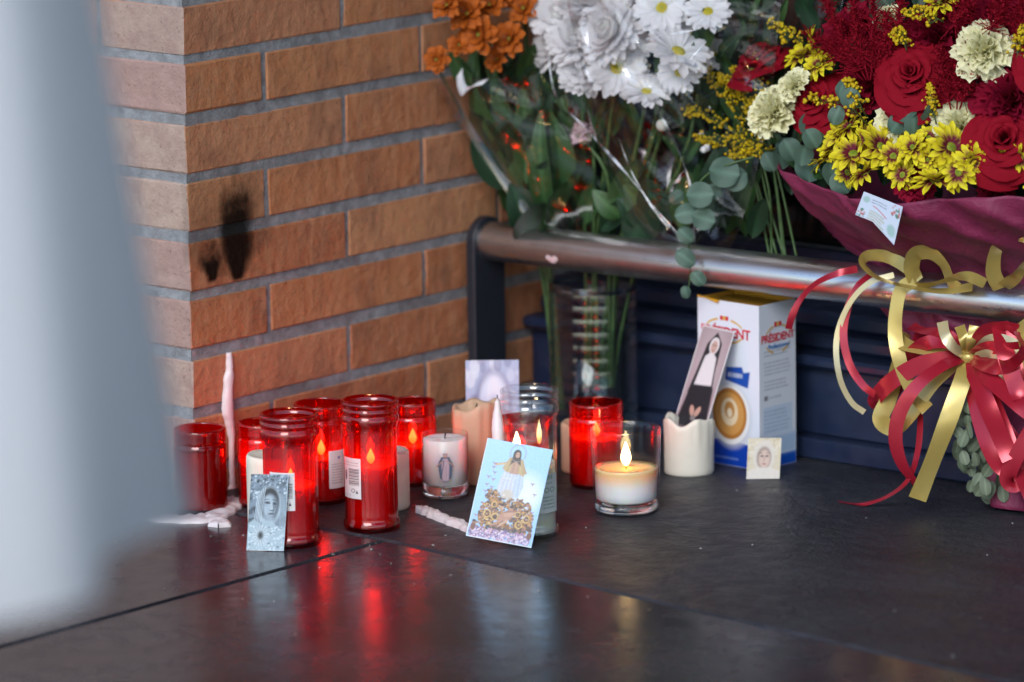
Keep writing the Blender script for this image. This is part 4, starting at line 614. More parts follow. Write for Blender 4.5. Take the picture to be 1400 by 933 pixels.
for x0, x1 in ((-2.4, -1.3), (-1.296, -.2), (-.196, .9), (.904, 2.0), (2.004, 3.1)): slab(x0, x1, -1.95, -.99, M_SLATE)
for x0, x1 in ((-1.9, -.8), (-.796, .3), (.304, 1.4), (1.404, 2.5), (2.504, 4.1)): slab(x0, x1, -3.1, -1.955, M_SLATE)

# ---------------------------------------------------------------- brick pillar
pillar = thing('brick_pillar', 'orange brick pillar with thick grey mortar joints and black soot marks at its corner', 'pillar')
g = G(); PIT = .0622; Z0 = .0948 - 2 * PIT; BH = .0508
# mortar bed: one core, its faces 2 mm behind the brick faces, gently uneven
def core_face(g, a, b, z0, z1, nu, nv, nrm):
    A, B = Vector(a), Vector(b); nn = Vector(nrm)
    g.grid(lambda u, v: (A.lerp(B, u) + Vector((0, 0, z0 + (z1 - z0) * v)) + nn * (.0011 * nz((A.lerp(B, u)).x * 60, (A.lerp(B, u)).y * 60, v * (z1 - z0) * 60))), nu, nv)
core_face(g, (-.0018, .0018, 0), (-.0018, .748, 0), -.004, 1.45, 60, 120, (1, 0, 0))
core_face(g, (-.748, .0018, 0), (-.0018, .0018, 0), -.004, 1.45, 60, 120, (0, -1, 0))
g.box(-.744, -.0065, .0065, .744, -.004, 2.69)
obj('mortar', g, MM, pillar)
mats_b = {}
rb = random.Random(5)
def brick_mesh(sx, sy, var):
    k = (round(sx, 4), round(sy, 4), var)
    if k not in mats_b:
        gg = G(); gg.box(0, sx, 0, sy, 0, BH, .0016, rnd=random.Random(hash(k) % 1000)); mats_b[k] = gg.mesh('brick', MB, smooth=False)
    return mats_b[k]
upper = G()
def brick(x0, x1, y0, y1, k):
    z = Z0 + k * PIT
    if z > 1.38:
        upper.box(x0, x1, y0, y1, z, z + BH); return
    o = link('brick', brick_mesh(x1 - x0, y1 - y0, rb.randrange(3)), pillar, (x0 + rb.uniform(-.0006, .0006), y0 + rb.uniform(-.0006, .0006), z + rb.uniform(-.0007, .0007)))
    o.rotation_euler = (0, rb.uniform(-.003, .003), rb.uniform(-.002, .002))
for k in range(0, 43):
    j = k - 2                                    # j even: stretcher on the shop side
    if k == 0: pass
    T = .1
    if j % 2 == 0:
        brick(-.1195, 0, 0, .2455, k)
        ys = [(.2525, .398), (.4005, .498), (.505, .75)] if j == 4 else [(.2525, .498), (.505, .75)]
        xs = [(.127, .371), (.378, .62), (.628, .75)]
    else:
        brick(-.2455, 0, 0, .119, k)
        ys = [(.127, .371), (.378, .622), (.630, .75)]
        xs = [(.2525, .498), (.505, .75)]
    for a, b in ys: brick(-T, 0, a - .0009, b + .0009, k)
    for a, b in xs: brick(-b - .0009, -a + .0009, 0, T, k)
uo = obj('upper_bricks', upper, MB, pillar, smooth=False); uo['kind'] = 'stuff'

# ---------------------------------------------------------------- shop front in the recess
M_BLUE = N('navy_gloss_paint'); q = M_BLUE.pos()
M_BLUE.set(Base_Color=M_BLUE.mix(M_BLUE.rng(M_BLUE.noise(q, 14, 5, .6), .3, .75), (.007, .013, .036), (.014, .024, .056)), Roughness=M_BLUE.rng(M_BLUE.noise(q, 40, 4), .3, .7, .30, .5),
           Normal=M_BLUE.bump(M_BLUE.noise(q, 120, 3), .06, .001)); M_BLUE = M_BLUE.mat
M_PANE = N('dark_window_glass'); M_PANE.set(Base_Color=(.004, .0045, .006), Roughness=.06, Specular_IOR_Level=.5); M_PANE = M_PANE.mat
front = thing('shop_front', 'dark navy shop front with low panels behind the steel rail', 'shop front', (0, .53, 0))
def part(name, mat, parent, *boxes, b=.002):
    g = G()
    for q in boxes: g.box(*q, b)
    return obj(name, g, mat, parent, smooth=False)
part('plinth', M_BLUE, front, (.002, 3.6, 0, .26, 0, .0225))
for i in range(4):
    pan = part('panel', M_BLUE, front, (.004 + i * .9, .90 + i * .9, .020, .06, .0228, .098))
part('ledge', M_BLUE, front, (.003, 3.6, .003, .10, .0985, .112), b=.004)
part('moulding', M_BLUE, front, (.003, 3.6, .035, .14, .1125, .130), (.003, 3.6, .058, .16, .1305, .150), b=.004)
for i in range(4):
    fr = part('window_frame', M_BLUE, front, (.01 + i * .9, .06 + i * .9, .12, .20, .1505, 2.69), (.061 + i * .9, .909 + i * .9, .13, .19, .1505, .20), (.061 + i * .9, .909 + i * .9, .13, .19, 2.62, 2.69))
    part('pane', M_PANE, fr, (.0615 + i * .9, .9085 + i * .9, .155, .165, .2005, 2.6195), b=0)
canopy = struct(obj('canopy_soffit', (lambda g: (g.box(-3.2, 4.4, -1.9, 1.0, 2.70, 2.95, .01), g)[1])(G()), simple('concrete_soffit', (.11, .108, .105), .85, 0, .2, 6, .2, 80), smooth=False))

# ---------------------------------------------------------------- hand rail
m = N('brushed_stainless_steel'); p = m.pos(); st = m.noise(m.scale(p, (2, 300, 300)), 1, 4, .6)
sm_ = m.noise(p, 22, 4, .6)
m.set(Base_Color=m.mix(sm_, (.50, .495, .51), (.62, .615, .63)), Metallic=1., Roughness=m.rng(m.math('MULTIPLY_ADD', st, .5, m.math('MULTIPLY', sm_, .5)), .3, .7, .25, .38), Normal=m.bump(st, .05, .0005)); M_STEEL = m.mat
rail = thing('handrail', 'brushed steel handrail tube on dark flat posts in front of the shop front', 'handrail', (0, .457, 0))
def rz_(x): return .2098 + .0098 * x
g = G(); RR = .0216
g.tube([(.024, 0, rz_(.024)), (.8, 0, rz_(.8)), (1.6, 0, rz_(1.6)), (3.0, 0, rz_(3.0))], RR, 48)
tube = obj('tube', g, M_STEEL, rail, auto=60)
g = G()
def post(x):
    g = G(); prof = []; w = .0265; zc = rz_(x)
    ring = [(-w, 0), (w, 0)] + [(w * math.cos(a), zc + w * math.sin(a) * 1.02) for a in [math.pi * i / 14 for i in range(15)]]
    n = len(ring)
    for xx in (x, x + .012): g.v += [(xx, y, z) for y, z in ring]
    g.c = [(1, 1, 1)] * (2 * n); g.f = [(i, (i + 1) % n, n + (i + 1) % n, n + i) for i in range(n)] + [tuple(range(n))[::-1], tuple(range(n, 2 * n))]; g.m = [0] * len(g.f)
    o = obj('post', g, M_DARKMETAL, rail, smooth=False)
    bv = o.modifiers.new('bevel', 'BEVEL'); bv.width = .0018; bv.segments = 2; bv.limit_method = 'ANGLE'
for x in (.012, 1.55, 3.0): post(x)
g = G(); hp = []
for i in range(40):
    t = 2 * math.pi * i / 40; hx = 16 * math.sin(t) ** 3 / 16; hz = (13 * math.cos(t) - 5 * math.cos(2 * t) - 2 * math.cos(3 * t) - math.cos(4 * t)) / 16
    a = math.radians(-112) ; zz = hz * .0062; hp.append((.130 + hx * .0085, zz))
def wrap(x, d, off): # onto the tube, d metres up along its skin from the point facing the street
    a = (d - .008) / RR; return (x, -(RR + off) * math.cos(a), rz_(x) + (RR + off) * math.sin(a))
g.add([wrap(.130, 0, .0006)] + [wrap(x, d, .0006) for x, d in hp], [(0, i + 1, (i + 1) % 40 + 1) for i in range(40)])
obj('heart_sticker', g, simple('pale_sticker', (.62, .50, .52), .5), rail)

# ---------------------------------------------------------------- pedestal stand with hanging white cloth near the street
tab = thing('round_stand', 'slim round pedestal stand under a white cloth that hangs in soft folds', 'stand', DATA['stand'])
g = G(); g.lathe([(.0, 1.046), (.10, 1.046), (.105, 1.04), (.105, 1.025), (.0, 1.025)][::-1], 48)
obj('table_top', g, simple('table_board', (.5, .48, .45), .6), tab)
g = G(); g.tube([(0, 0, .02), (0, 0, 1.024)], .016, 20); obj('column', g, M_DARKMETAL, tab)
g = G(); g.lathe([(.0, 0), (.13, 0), (.13, .008), (.03, .02), (.0, .02)], 48); obj('base', g, M_DARKMETAL, tab)
ct, ch = spline(DATA['cloth_top'], 90), spline(DATA['cloth_hem'], 90)
c0 = Vector(DATA['stand'])
# the ring is closed round the far side of the table
def ring_close(pts, z, rad):
    a0 = math.atan2(pts[-1].y - c0.y, pts[-1].x - c0.x); a1 = math.atan2(pts[0].y - c0.y, pts[0].x - c0.x)
    while a1 < a0: a1 += 2 * math.pi
    r0, r1 = (pts[-1] - c0).xy.length, (pts[0] - c0).xy.length; out = []
    for i in range(1, 40):
        t = i / 40; a = a0 + (a1 - a0) * t; rr = r0 + (r1 - r0) * t + rad * math.sin(t * 21) * math.sin(math.pi * t)
        out.append(Vector((c0.x + rr * math.cos(a), c0.y + rr * math.sin(a), pts[-1].z + (pts[0].z - pts[-1].z) * t)))
    return pts + out
CT, CH = ring_close(ct, 1.05, 0), ring_close(ch, .55, .012)
g = G(); nn_ = len(CT); rows = 26; vv = []
for j in range(rows + 1):
    t = j / rows
    for a, b in zip(CT, CH):
        p = a.lerp(b, t); k = t ** .85; p = Vector((a.x + (b.x - a.x) * k, a.y + (b.y - a.y) * k, a.z + (b.z - a.z) * t))
        w_ = .004 * nz(p.x * 9, p.y * 9, p.z * 4); vv.append(p + Vector((w_, -w_, 0)) - c0)
ff = [(j * nn_ + i, j * nn_ + (i + 1) % nn_, (j + 1) * nn_ + (i + 1) % nn_, (j + 1) * nn_ + i) for j in range(rows) for i in range(nn_)]
ff.append(tuple(range(nn_))[::-1])
g.add(vv, ff)
mc = N('white_cotton'); mc.set(Base_Color=(.70, .705, .71), Roughness=.9); tl_ = mc.new('BsdfTranslucent'); tl_.inputs[0].default_value = (.70, .705, .71, 1); mc.shader(mc.mixsh(.58, mc.bsdf.outputs[0], tl_.outputs[0]))
cl = obj('tablecloth', g, mc.mat, None, loc=c0)
tag(cl, 'blurred white cloth hanging over the pedestal stand in front of the brick pillar', 'tablecloth')

# ---------------------------------------------------------------- small prints: a raster carried by a fine grid of vertices
class Pic:
    def __init__(s, w, h, res, bg):
        s.nx, s.ny = int(round(w / res)) + 1, int(round(h / res)) + 1; s.w, s.h = w, h
        x = np.linspace(0, w, s.nx); y = np.linspace(0, h, s.ny); s.X, s.Y = np.meshgrid(x, y); s.px = w / (s.nx - 1)
        s.a = np.zeros((s.ny, s.nx, 3)) + np.array(bg); s.al = np.zeros((s.ny, s.nx))
    def put(s, d, col, al=1., soft=None):
        soft = soft or s.px; k = np.clip(.5 - d / soft, 0, 1) * al; s.a = s.a * (1 - k[..., None]) + np.array(col) * k[..., None]; s.al = np.maximum(s.al, k); return s
    def ell(s, cx, cy, rx, ry, col, al=1., soft=None, rot=0):
        c, q = math.cos(rot), math.sin(rot); x, y = (s.X - cx) * c + (s.Y - cy) * q, -(s.X - cx) * q + (s.Y - cy) * c
        return s.put((np.sqrt((x / rx) ** 2 + (y / ry) ** 2) - 1) * min(rx, ry), col, al, soft)
    def ringe(s, cx, cy, rx, ry, w, col, al=1.):
        d = np.abs(np.sqrt(((s.X - cx) / rx) ** 2 + ((s.Y - cy) / ry) ** 2) - 1) * min(rx, ry) - w / 2; return s.put(d, col, al)
    def rect(s, x0, y0, x1, y1, col, al=1., soft=None):
        return s.put(np.maximum(np.maximum(x0 - s.X, s.X - x1), np.maximum(y0 - s.Y, s.Y - y1)), col, al, soft)
    def line(s, x0, y0, x1, y1, w, col, al=1., w1=None):
        dx, dy = x1 - x0, y1 - y0; t = np.clip(((s.X - x0) * dx + (s.Y - y0) * dy) / (dx * dx + dy * dy + 1e-9), 0, 1)
        ww = w if w1 is None else w + (w1 - w) * t
        return s.put(np.hypot(s.X - x0 - t * dx, s.Y - y0 - t * dy) - ww / 2, col, al)
    def poly(s, pts, col, al=1., soft=None):
        d = np.full(s.X.shape, 1e9); ins = np.zeros(s.X.shape, bool); n = len(pts)
        for i in range(n):
            (x0, y0), (x1, y1) = pts[i], pts[(i + 1) % n]; dx, dy = x1 - x0, y1 - y0
            t = np.clip(((s.X - x0) * dx + (s.Y - y0) * dy) / (dx * dx + dy * dy + 1e-9), 0, 1)
            d = np.minimum(d, np.hypot(s.X - x0 - t * dx, s.Y - y0 - t * dy))
            c = ((y0 > s.Y) != (y1 > s.Y)) & (s.X < (x1 - x0) * (s.Y - y0) / (y1 - y0 + 1e-12) + x0); ins ^= c
        return s.put(np.where(ins, -d, d), col, al, soft)
    def dots(s, n, x0, y0, x1, y1, r0, r1, cols, al=.9, seed=1):
        r = np.random.RandomState(seed)
        for _ in range(n):
            rr = r.uniform(r0, r1); s.ell(r.uniform(x0, x1), r.uniform(y0, y1), rr, rr * r.uniform(.6, 1.3), cols[r.randint(len(cols))], al)
        return s
    def grain(s, amt, seed=2):
        r = np.random.RandomState(seed); s.a = np.clip(s.a * (1 + amt * r.randn(s.ny, s.nx, 1)), 0, 1); return s
    def barcode(s, x0, y0, x1, y1, col, vert=True, seed=4):
        r = np.random.RandomState(seed); p = (x0 if vert else y0); e = x1 if vert else y1
        while p < e:
            w = r.choice([.25, .35, .6]) * (1 if s.px < .4 else 1.6); (s.rect(p, y0, min(p + w, e), y1, col) if vert else s.rect(x0, p, x1, min(p + w, e), col)); p += w + r.choice([.3, .5]) * (1 if s.px < .4 else 1.6)
        return s
    def textlines(s, x0, y0, x1, n, dy, hgt, col, al=.8, seed=5, ragged=.25, wd=(1., 3.2)):
        r = np.random.RandomState(seed)
        for i in range(n):
            x = x0; e = x1 - r.uniform(0, ragged) * (x1 - x0)
            while x < e:
                k = r.uniform(*wd); s.rect(x, y0 - i * dy, min(x + k, x1), y0 - i * dy + hgt, col, al * r.uniform(.6, 1)); x += k + .5
        return s
def paint(g, pic, fn, mi=0, th=.0003, cut=False):
    """lay the picture on fn(u, v) -> point; a card gets a back and edges too"""
    s = pic; P = [fn(i / (s.nx - 1), j / (s.ny - 1)) for j in range(s.ny) for i in range(s.nx)]
    f = [(j * s.nx + i, j * s.nx + i + 1, (j + 1) * s.nx + i + 1, (j + 1) * s.nx + i) for j in range(s.ny - 1) for i in range(s.nx - 1) if not cut or s.al[j:j + 2, i:i + 2].min() > .4]
    g.add(P, f, [tuple(c) for c in s.a.reshape(-1, 3)], mi)
def card(name, pic, bl, br, up, label, cat='card', group=None, curl=0., th=.0005, parent=None):
    """stiff printed card: bl, br bottom corners, up = vector along its height"""
    bl, br, up = Vector(bl), Vector(br), Vector(up); e = br - bl; n = e.cross(up).normalized()
    fn = lambda u, v: e * u + up * v + n * (curl * (4 * (u - .5) ** 2 - 1) * v)
    g = G(); paint(g, pic, lambda u, v: fn(u, v) + n * th)
    g.grid(lambda u, v: fn(1 - u, v), 8, 8, mi=1)
    ed = [(i / 8, 0) for i in range(8)] + [(1, i / 8) for i in range(8)] + [(1 - i / 8, 1) for i in range(8)] + [(0, 1 - i / 8) for i in range(8)]
    a = [fn(*q) for q in ed]; k = len(a); g.add(a + [q + n * th for q in a], [(i, (i + 1) % k, k + (i + 1) % k, k + i) for i in range(k)], mi=1)
    o = obj(name, g, [M_PRINT, M_PAPERBACK], parent, loc=bl)
    return o if parent else tag(o, label, cat, group)
def text_mesh(body, size, mat, name='lettering', parent=None, M=None, shear=0, space=1., bold=0.):
    cu = bpy.data.curves.new(name, 'FONT'); cu.body = body; cu.size = size; cu.align_x = 'CENTER'; cu.shear = shear; cu.space_character = space; cu.resolution_u = 3; cu.offset = bold
    tmp = bpy.data.objects.new(name, cu); COL.objects.link(tmp); bpy.context.view_layer.update()
    me = bpy.data.meshes.new_from_object(tmp.evaluated_get(bpy.context.evaluated_depsgraph_get())); bpy.data.objects.remove(tmp)
    me.materials.clear(); me.materials.append(mat); o = link(name, me, parent); o.matrix_local = M; return o

# ---------------------------------------------------------------- candles
def flame(parent, z, h=.0165, r=.0042, mat=None, power=0.208, lean=0., loc=(0, 0), light_col=(1, .50, .16)):
    g = G(); prof = [(.0, 0), (.45, .06), (.85, .20), (1., .34), (.92, .48), (.68, .64), (.40, .80), (.16, .93), (.0, 1.)]
    g.lathe([(max(q.x, 0) * r, q.y * h) for q in spline([(a, b, 0) for a, b in prof], 28)], 20)
    g.v = [(x + lean * (zz / h) ** 2 * h, y, zz) for x, y, zz in g.v]
    o = obj('flame', g, mat or M_FLAME, parent, loc=(loc[0], loc[1], z + .0025))
    w = G(); w.tube([(0, 0, -.002), (.0003, 0, .003), (.001, 0, .0055)], .0006, 6); obj('wick', w, M_WICK, parent, loc=(loc[0], loc[1], z))
    if power:
        ld = bpy.data.lights.new('flame_light', 'POINT'); ld.energy = power; ld.color = light_col; ld.shadow_soft_size = .004
        lo = bpy.data.objects.new('flame_light', ld); COL.objects.link(lo); lo.parent = parent; lo.location = (loc[0], loc[1], z + .0025 + h * .45)
def wall(prof_out, t, zin):
    """outer profile bottom->top turned into a closed glass wall, thickness t, inner floor at zin"""
    inn = [(max(r - t, .001), z) for r, z in reversed(prof_out) if z > zin + .001] + [(max(prof_out[1][0] - t * 2, .001), zin), (.0005, zin)]
    return [(.0005, 0)] + prof_out + inn
def tall_profile(Rr, h):
    b = .915 * Rr; P = [(.86 * Rr, 0), (.95 * Rr, .0015), (.985 * Rr, .004), (.985 * Rr, .008), (.95 * Rr, .0105), (.915 * Rr, .012), (.93 * Rr, .0145), (b, .018)]
    P += [(b, .018 + (h - .050) * i / 6) for i in range(1, 7)]
    P += [(b, h - .029), (.935 * Rr, h - .026), (.985 * Rr, h - .0225), (1.0 * Rr, h - .020), (.995 * Rr, h - .0165), (.95 * Rr, h - .0148), (.95 * Rr, h - .0130), (.99 * Rr, h - .0112), (.99 * Rr, h - .009),
          (.955 * Rr, h - .0075), (.955 * Rr, h - .006), (.99 * Rr, h - .0045), (1.0 * Rr, h - .0025), (.985 * Rr, h - .0006), (.955 * Rr, h)]
    return P
def short_profile(Rr, h):
    P = [(.90 * Rr, 0), (.96 * Rr, .0015), (.985 * Rr, .004)] + [(Rr, .006 + (h - .026) * i / 5) for i in range(6)]
    P += [(1.005 * Rr, h - .0185), (.99 * Rr, h - .017), (.955 * Rr, h - .016), (.955 * Rr, h - .0145), (.985 * Rr, h - .0135), (.99 * Rr, h - .011), (.985 * Rr, h - .003), (.99 * Rr, h - .0015), (.965 * Rr, h)]
    return P
def candle(name, label, x, y, Rr, h, kind, wax_top, glass, waxm, lit=True, group=None, fl=None, t=.0022, power=0.208, wax_bottom=.004, rz=0):
    o = thing(name, label, 'candle', (x, y, 0), rz, group)
    prof = tall_profile(Rr, h) if kind == 'tall' else short_profile(Rr, h)
    g = G(); g.ring_lathe(wall(prof, t, wax_bottom - .0006), 56); gl = obj('glass_jar', g, glass, o)
    rw = (.915 if kind == 'tall' else 1.) * Rr - t - .0001
    g = G(); k = wax_top - wax_bottom
    g.lathe([(.0, wax_bottom), (rw * .97, wax_bottom), (rw, wax_bottom + .003)] + [(rw, wax_bottom + k * i / 4) for i in range(1, 4)] + [(rw, wax_top + .002), (rw - .0012, wax_top + .0022), (rw * .82, wax_top + .0006), (.003, wax_top), (0., wax_top)], 40,
            fn=lambda r, z, a, j: (r, z + (.0015 * nz(math.cos(a) * 1.5, math.sin(a) * 1.5, x * 9) if z > wax_top - .001 and r > .005 else 0)))
    obj('wax', g, waxm, o)
    if lit: flame(o, wax_top + (.005 if glass == M_CLEAR else 0), power=power, **(fl or {}))
    else:
        w = G(); w.tube([(0, 0, wax_top - .002), (.0004, 0, wax_top + .003), (.0014, 0, wax_top + .006)], .0007, 6); obj('wick', w, M_WICK, o)
    return o
def jar_label(parent, Rr, z0, z1, a0, a1, pic, name='paper_label', cut=False):
    g = G(); R0 = Rr + .0005
    paint(g, pic, lambda u, v: (R0 * math.cos(a0 + (a1 - a0) * u), R0 * math.sin(a0 + (a1 - a0) * u), z0 + (z1 - z0) * v), cut=cut)
    return obj(name, g, M_PRINT, parent)
CAMA = math.atan2(-4.27, 4.02)              # heading from the shrine to the street corner the pictures face
WHITE = (.74, .73, .74)
def bar_label(seed=1, col=(.03, .03, .04), side=False):
    p = Pic(24, 46, .45, WHITE)
    p.textlines(2, 40, 22, 2, 3, 1.3, (.25, .25, .28), .8, seed); p.barcode(9, 15, 22, 34, col, False, seed)
    p.ell(4.5, 26, 2.2, 6, (.06, .06, .07), .8).ringe(15, 9, 2, 2, .7, col).poly([(18, 6), (21, 6), (19.5, 10)], col).textlines(3, 3, 12, 2, 2.6, 1, (.3, .3, .33), .7, seed + 3)
    return p
def text_label(seed=1):
    p = Pic(20, 48, .45, WHITE); p.poly([(10, 40), (14, 40), (12, 36)], (.1, .15, .5)); p.textlines(3, 30, 17, 8, 3.4, 1.2, (.18, .18, .22), .8, seed); return p
RG = 'red glass candles at the pillar'
c = candle('votive_candle', 'tall red glass candle lit behind the grey Virgin face photo', .227, -.100, .0304, .1352, 'tall', .059, M_RED, M_WAXW, power=0.187)
jar_label(c, .0304 * .915, .040, .079, CAMA - .85, CAMA + .12, bar_label(1))
c = candle('votive_candle', 'tall red glass candle lit with white barcode label facing out, beside the white pillar stub', .247, .000, .0296, .1348, 'tall', .065, M_RED, M_WAXW, power=0.187)
jar_label(c, .0296 * .915, .036, .078, CAMA - 1.35, CAMA - .42, bar_label(2))
candle('votive_candle', 'unlit short red candle full of red wax at the pillar corner', .046, -.040, .0274, .0871, 'short', .063, M_RED, M_WAXR, lit=False)
candle('votive_candle', 'short red candle against the brick beside the long wax drip', .082, .016, .0255, .0885, 'short', .045, M_RED, M_WAXW, power=0.094, fl=dict(h=.011, r=.0025, loc=(.004, -.006)))
c = candle('votive_candle', 'lit red candle with white text label, behind the two tall red jars', .118, .068, .0283, .1043, 'short', .046, M_RED, M_WAXW, power=0.180)
jar_label(c, .0283, .018, .058, CAMA + .25, CAMA + .95, text_label(3))
candle('votive_candle', 'lit short red candle behind the small glass with the Virgin figure', .140, .189, .0250, .0892, 'short', .040, M_RED, M_WAXW, power=0.206)
candle('votive_candle', 'red candle mostly hidden behind the tall clear jar', .285, .195, .0283, .0870, 'short', .040, M_RED, M_WAXW, power=0.150)
candle('votive_candle', 'wide lit red candle behind the short clear tumbler, below the water bottle', .304, .295, .0286, .0902, 'short', .050, M_RED, M_WAXW, power=0.206)
# tall clear jar
cj = candle('votive_candle', 'tall clear glass jar candle with cream wax and green barcode label', .394, .078, .0298, .1505, 'tall', .073, M_CLEAR, M_WAXC, power=1.2, fl=dict(h=.026, r=.0046, loc=(-.010, -.009), mat=M_FLAME_SOFT), wax_bottom=.003)
p = Pic(46, 44, .5, (.70, .74, .71)); G_ = (.10, .27, .16)
p.barcode(6, 8, 22, 30, G_, False, 7).ringe(14, 37, 2.4, 2.4, 1., G_).ringe(38, 26, 2.5, 2.5, .8, G_).ringe(31, 26, 2.5, 2.5, .8, G_).textlines(27, 17, 42, 4, 4, 1.8, G_, .8, 3).textlines(27, 38, 42, 1, 4, 4.5, G_, .7, 4, wd=(1.6, 2.2)).textlines(27, 33, 42, 1, 4, 1.5, G_, .7, 4)
jar_label(cj, .0298 * .915, .026, .066, CAMA - .65, CAMA + 1.15, p)
# short clear tumbler with molten wax
tg = thing('tumbler_candle', 'short clear glass tumbler with burning white candle and molten top', 'candle', (.405, .219, 0))
def tum(z): return .0333 + (.0367 - .0333) * z / .0871
po = [(.029, 0), (.0315, .0006), (.0332, .003)] + [(tum(z), z) for z in (.01, .02, .03, .04, .05, .06, .07, .08, .0855)] + [(tum(.087) - .0004, .0871), (tum(.087) - .0010, .0876)]
pi_ = [(tum(z) - .0021, z) for z in (.0868, .08, .07, .06, .05, .04, .03, .02, .0135)] + [(tum(.01) - .0004, .0104), (.0329, .0034), (.0312, .0010), (.0285, .0003), (.0005, .0003)]
g = G(); g.ring_lathe([(.0005, 0)] + po + pi_, 72); obj('glass_tumbler', g, M_CLEAN, tg)
g = G(); g.lathe([(0, .0106), (.018, .0108), (.0282, .0118), (tum(.014) - .0025, .014), (tum(.02) - .0025, .02), (tum(.026) - .0025, .026), (tum(.032) - .0025, .032), (tum(.038) - .0025, .038), (tum(.044) - .0025, .044), (tum(.046) - .0025, .0462), (.027, .0445), (.012, .0440), (0, .0440)], 64)
mwx = N('half_molten_wax'); sp_ = mwx.new('SeparateXYZ'); mwx.L(mwx.objco(), sp_.inputs[0])
mwx.set(Base_Color=mwx.mix(mwx.rng(sp_.outputs[2], .027, .042), (.86, .84, .82), (.88, .62, .34)), Roughness=mwx.rng(sp_.outputs[2], .036, .044, .45, .15), Subsurface_Weight=1., Subsurface_Scale=.022)
mwx.bsdf.inputs['Subsurface Radius'].default_value = (1., .5, .25)
obj('wax', g, mwx.mat, tg)
mgl = N('solid_glass'); gl_ = mgl.new('BsdfGlass'); gl_.inputs['IOR'].default_value = 1.48; gl_.inputs['Roughness'].default_value = 0.; mgl.shader(gl_.outputs[0]); M_SOLID = mgl.mat
g = G(); g.lathe([(0, .0004), (.0285, .0004), (.0312, .0012), (.0326, .0035), (.0328, .0075), (.0318, .0096), (.026, .0100), (0, .0098)], 64); obj('glass_base', g, M_SOLID, tg)
flame(tg, .044, h=.026, r=.0052, mat=M_FLAME_SOFT, power=0.55)
# small glass with the Virgin figure
mg = thing('glass_candle', 'small clear glass with white candle and printed Virgin figure in blue cloak', 'candle', (.207, .163, 0))
rg = .0250
po = [(.0225, 0), (.0242, .001), (rg, .004)] + [(rg, z) for z in (.02, .035, .05, .064)] + [(rg - .0004, .0662), (rg - .0010, .0669)]
pi_ = [(rg - .0006, z) for z in (.066, .05, .035, .02, .009)] + [(.0241, .0003), (.0005, .0003)]
g = G(); g.ring_lathe([(.0005, 0)] + po + pi_, 56); obj('glass', g, M_CLEAN, mg)
g = G(); g.lathe([(0, .0135), (.021, .0135), (rg - .0022, .015), (rg - .0022, .061), (rg - .004, .0618), (.012, .0606), (0, .0606)], 56); obj('wax', g, M_WAXW, mg)
g = G(); g.lathe([(0, .0004), (.022, .0004), (.0238, .002), (.0243, .005), (.0236, .0125), (.02, .0131), (0, .0131)], 56); obj('glass_base', g, M_SOLID, mg)
w = G(); w.tube([(0, 0, .059), (.0004, 0, .064), (.0012, 0, .067)], .0008, 6); obj('wick', w, M_WICK, mg)
p = Pic(20, 38, .4, (.76, .72, .71)); p.ringe(10, 31.5, 4.2, 4.6, .6, (.50, .50, .52)).poly([(7, 30), (13, 30), (16, 22), (14.5, 6), (12, 2), (8, 2), (5.5, 6), (4, 22)], (.10, .16, .25)).poly([(8.2, 28), (11.8, 28), (13, 20), (12.4, 3), (7.6, 3), (7, 20)], (.56, .46, .52))
p.ell(10, 31.5, 1.7, 2.3, (.55, .36, .28)).ell(10, 33, 2.3, 1.4, (.45, .42, .44)).line(8, 25, 3.4, 19, 1.2, (.5, .36, .3)).line(12, 25, 16.6, 19, 1.2, (.5, .36, .3)).line(9, 26, 7, 8, .6, (.06, .1, .18)).line(10.5, 20, 10.5, 6, .4, (.4, .32, .4))
jar_label(mg, rg + .0001, .018, .054, CAMA - .58, CAMA + .50, p, 'virgin_print', True)
# free-standing wax pillars
def pillar_candle(label, x, y, Rr, h, mat, seed, rough=.003, drip=.002, bowl=.010, parent=None, wick=True, n=56, dz=.008):
    o = thing('pillar_candle', label, 'candle', (x, y, 0)); g = G()
    prof = [(0, 0), (Rr * .97, 0), (Rr, .002)] + [(Rr, h * i / 9) for i in range(1, 9)] + [(Rr * .99, h - .002), (Rr * .94, h), (Rr * .80, h - .002), (Rr * .70, h - bowl * .7), (Rr * .4, h - bowl), (0, h - bowl)]
    def fn(r, z, a, j):
        if r < 1e-6: return r, z
        d = nz(math.cos(a) * 1.1, math.sin(a) * 1.1, seed) * 1.5; e = nz(math.cos(a) * 5, math.sin(a) * 5, seed + z * 14)
        k = sm(h * .35, h, z); dr = drip * max(0, e + .1) * (.3 + k)
        return r + dr, z + (dz * d * (1 if z > h - .012 else 0))
    g.lathe(prof, n, fn=fn); obj('wax', g, mat, o)
    if wick:
        w = G(); w.tube([(0, 0, h - bowl - .002), (.0006, 0, h - bowl + .006), (.002, 0, h - bowl + .010)], .0008, 6); obj('wick', w, M_WICK, o)
    return o
pillar_candle('white pillar candle stub standing behind the grey Virgin face photo', .158, -.052, .0262, .0760, M_WAXI, 2.2, dz=.001, drip=.0004, bowl=.004)
pillar_candle('plain white pillar candle tucked behind the red jar with barcode label', .192, .083, .0262, .0610, M_WAXI, 3.1, dz=.001, drip=.0003, bowl=.003)
pillar_candle('beige pillar candle with sagging melted rim in front of the pale blue card', .188, .236, .0241, .0840, M_WAXB, 4.4, dz=.006, drip=.003)
pillar_candle('short beige candle stub behind the wide lit red candle', .246, .343, .0230, .0520, M_WAXB, 5.7, dz=.003)
pillar_candle('ivory pillar candle with torn melted rim holding the nun photo', .344, .402, .0265, .0600, M_WAXI, 9.3, dz=.012, drip=.0022, bowl=.028)
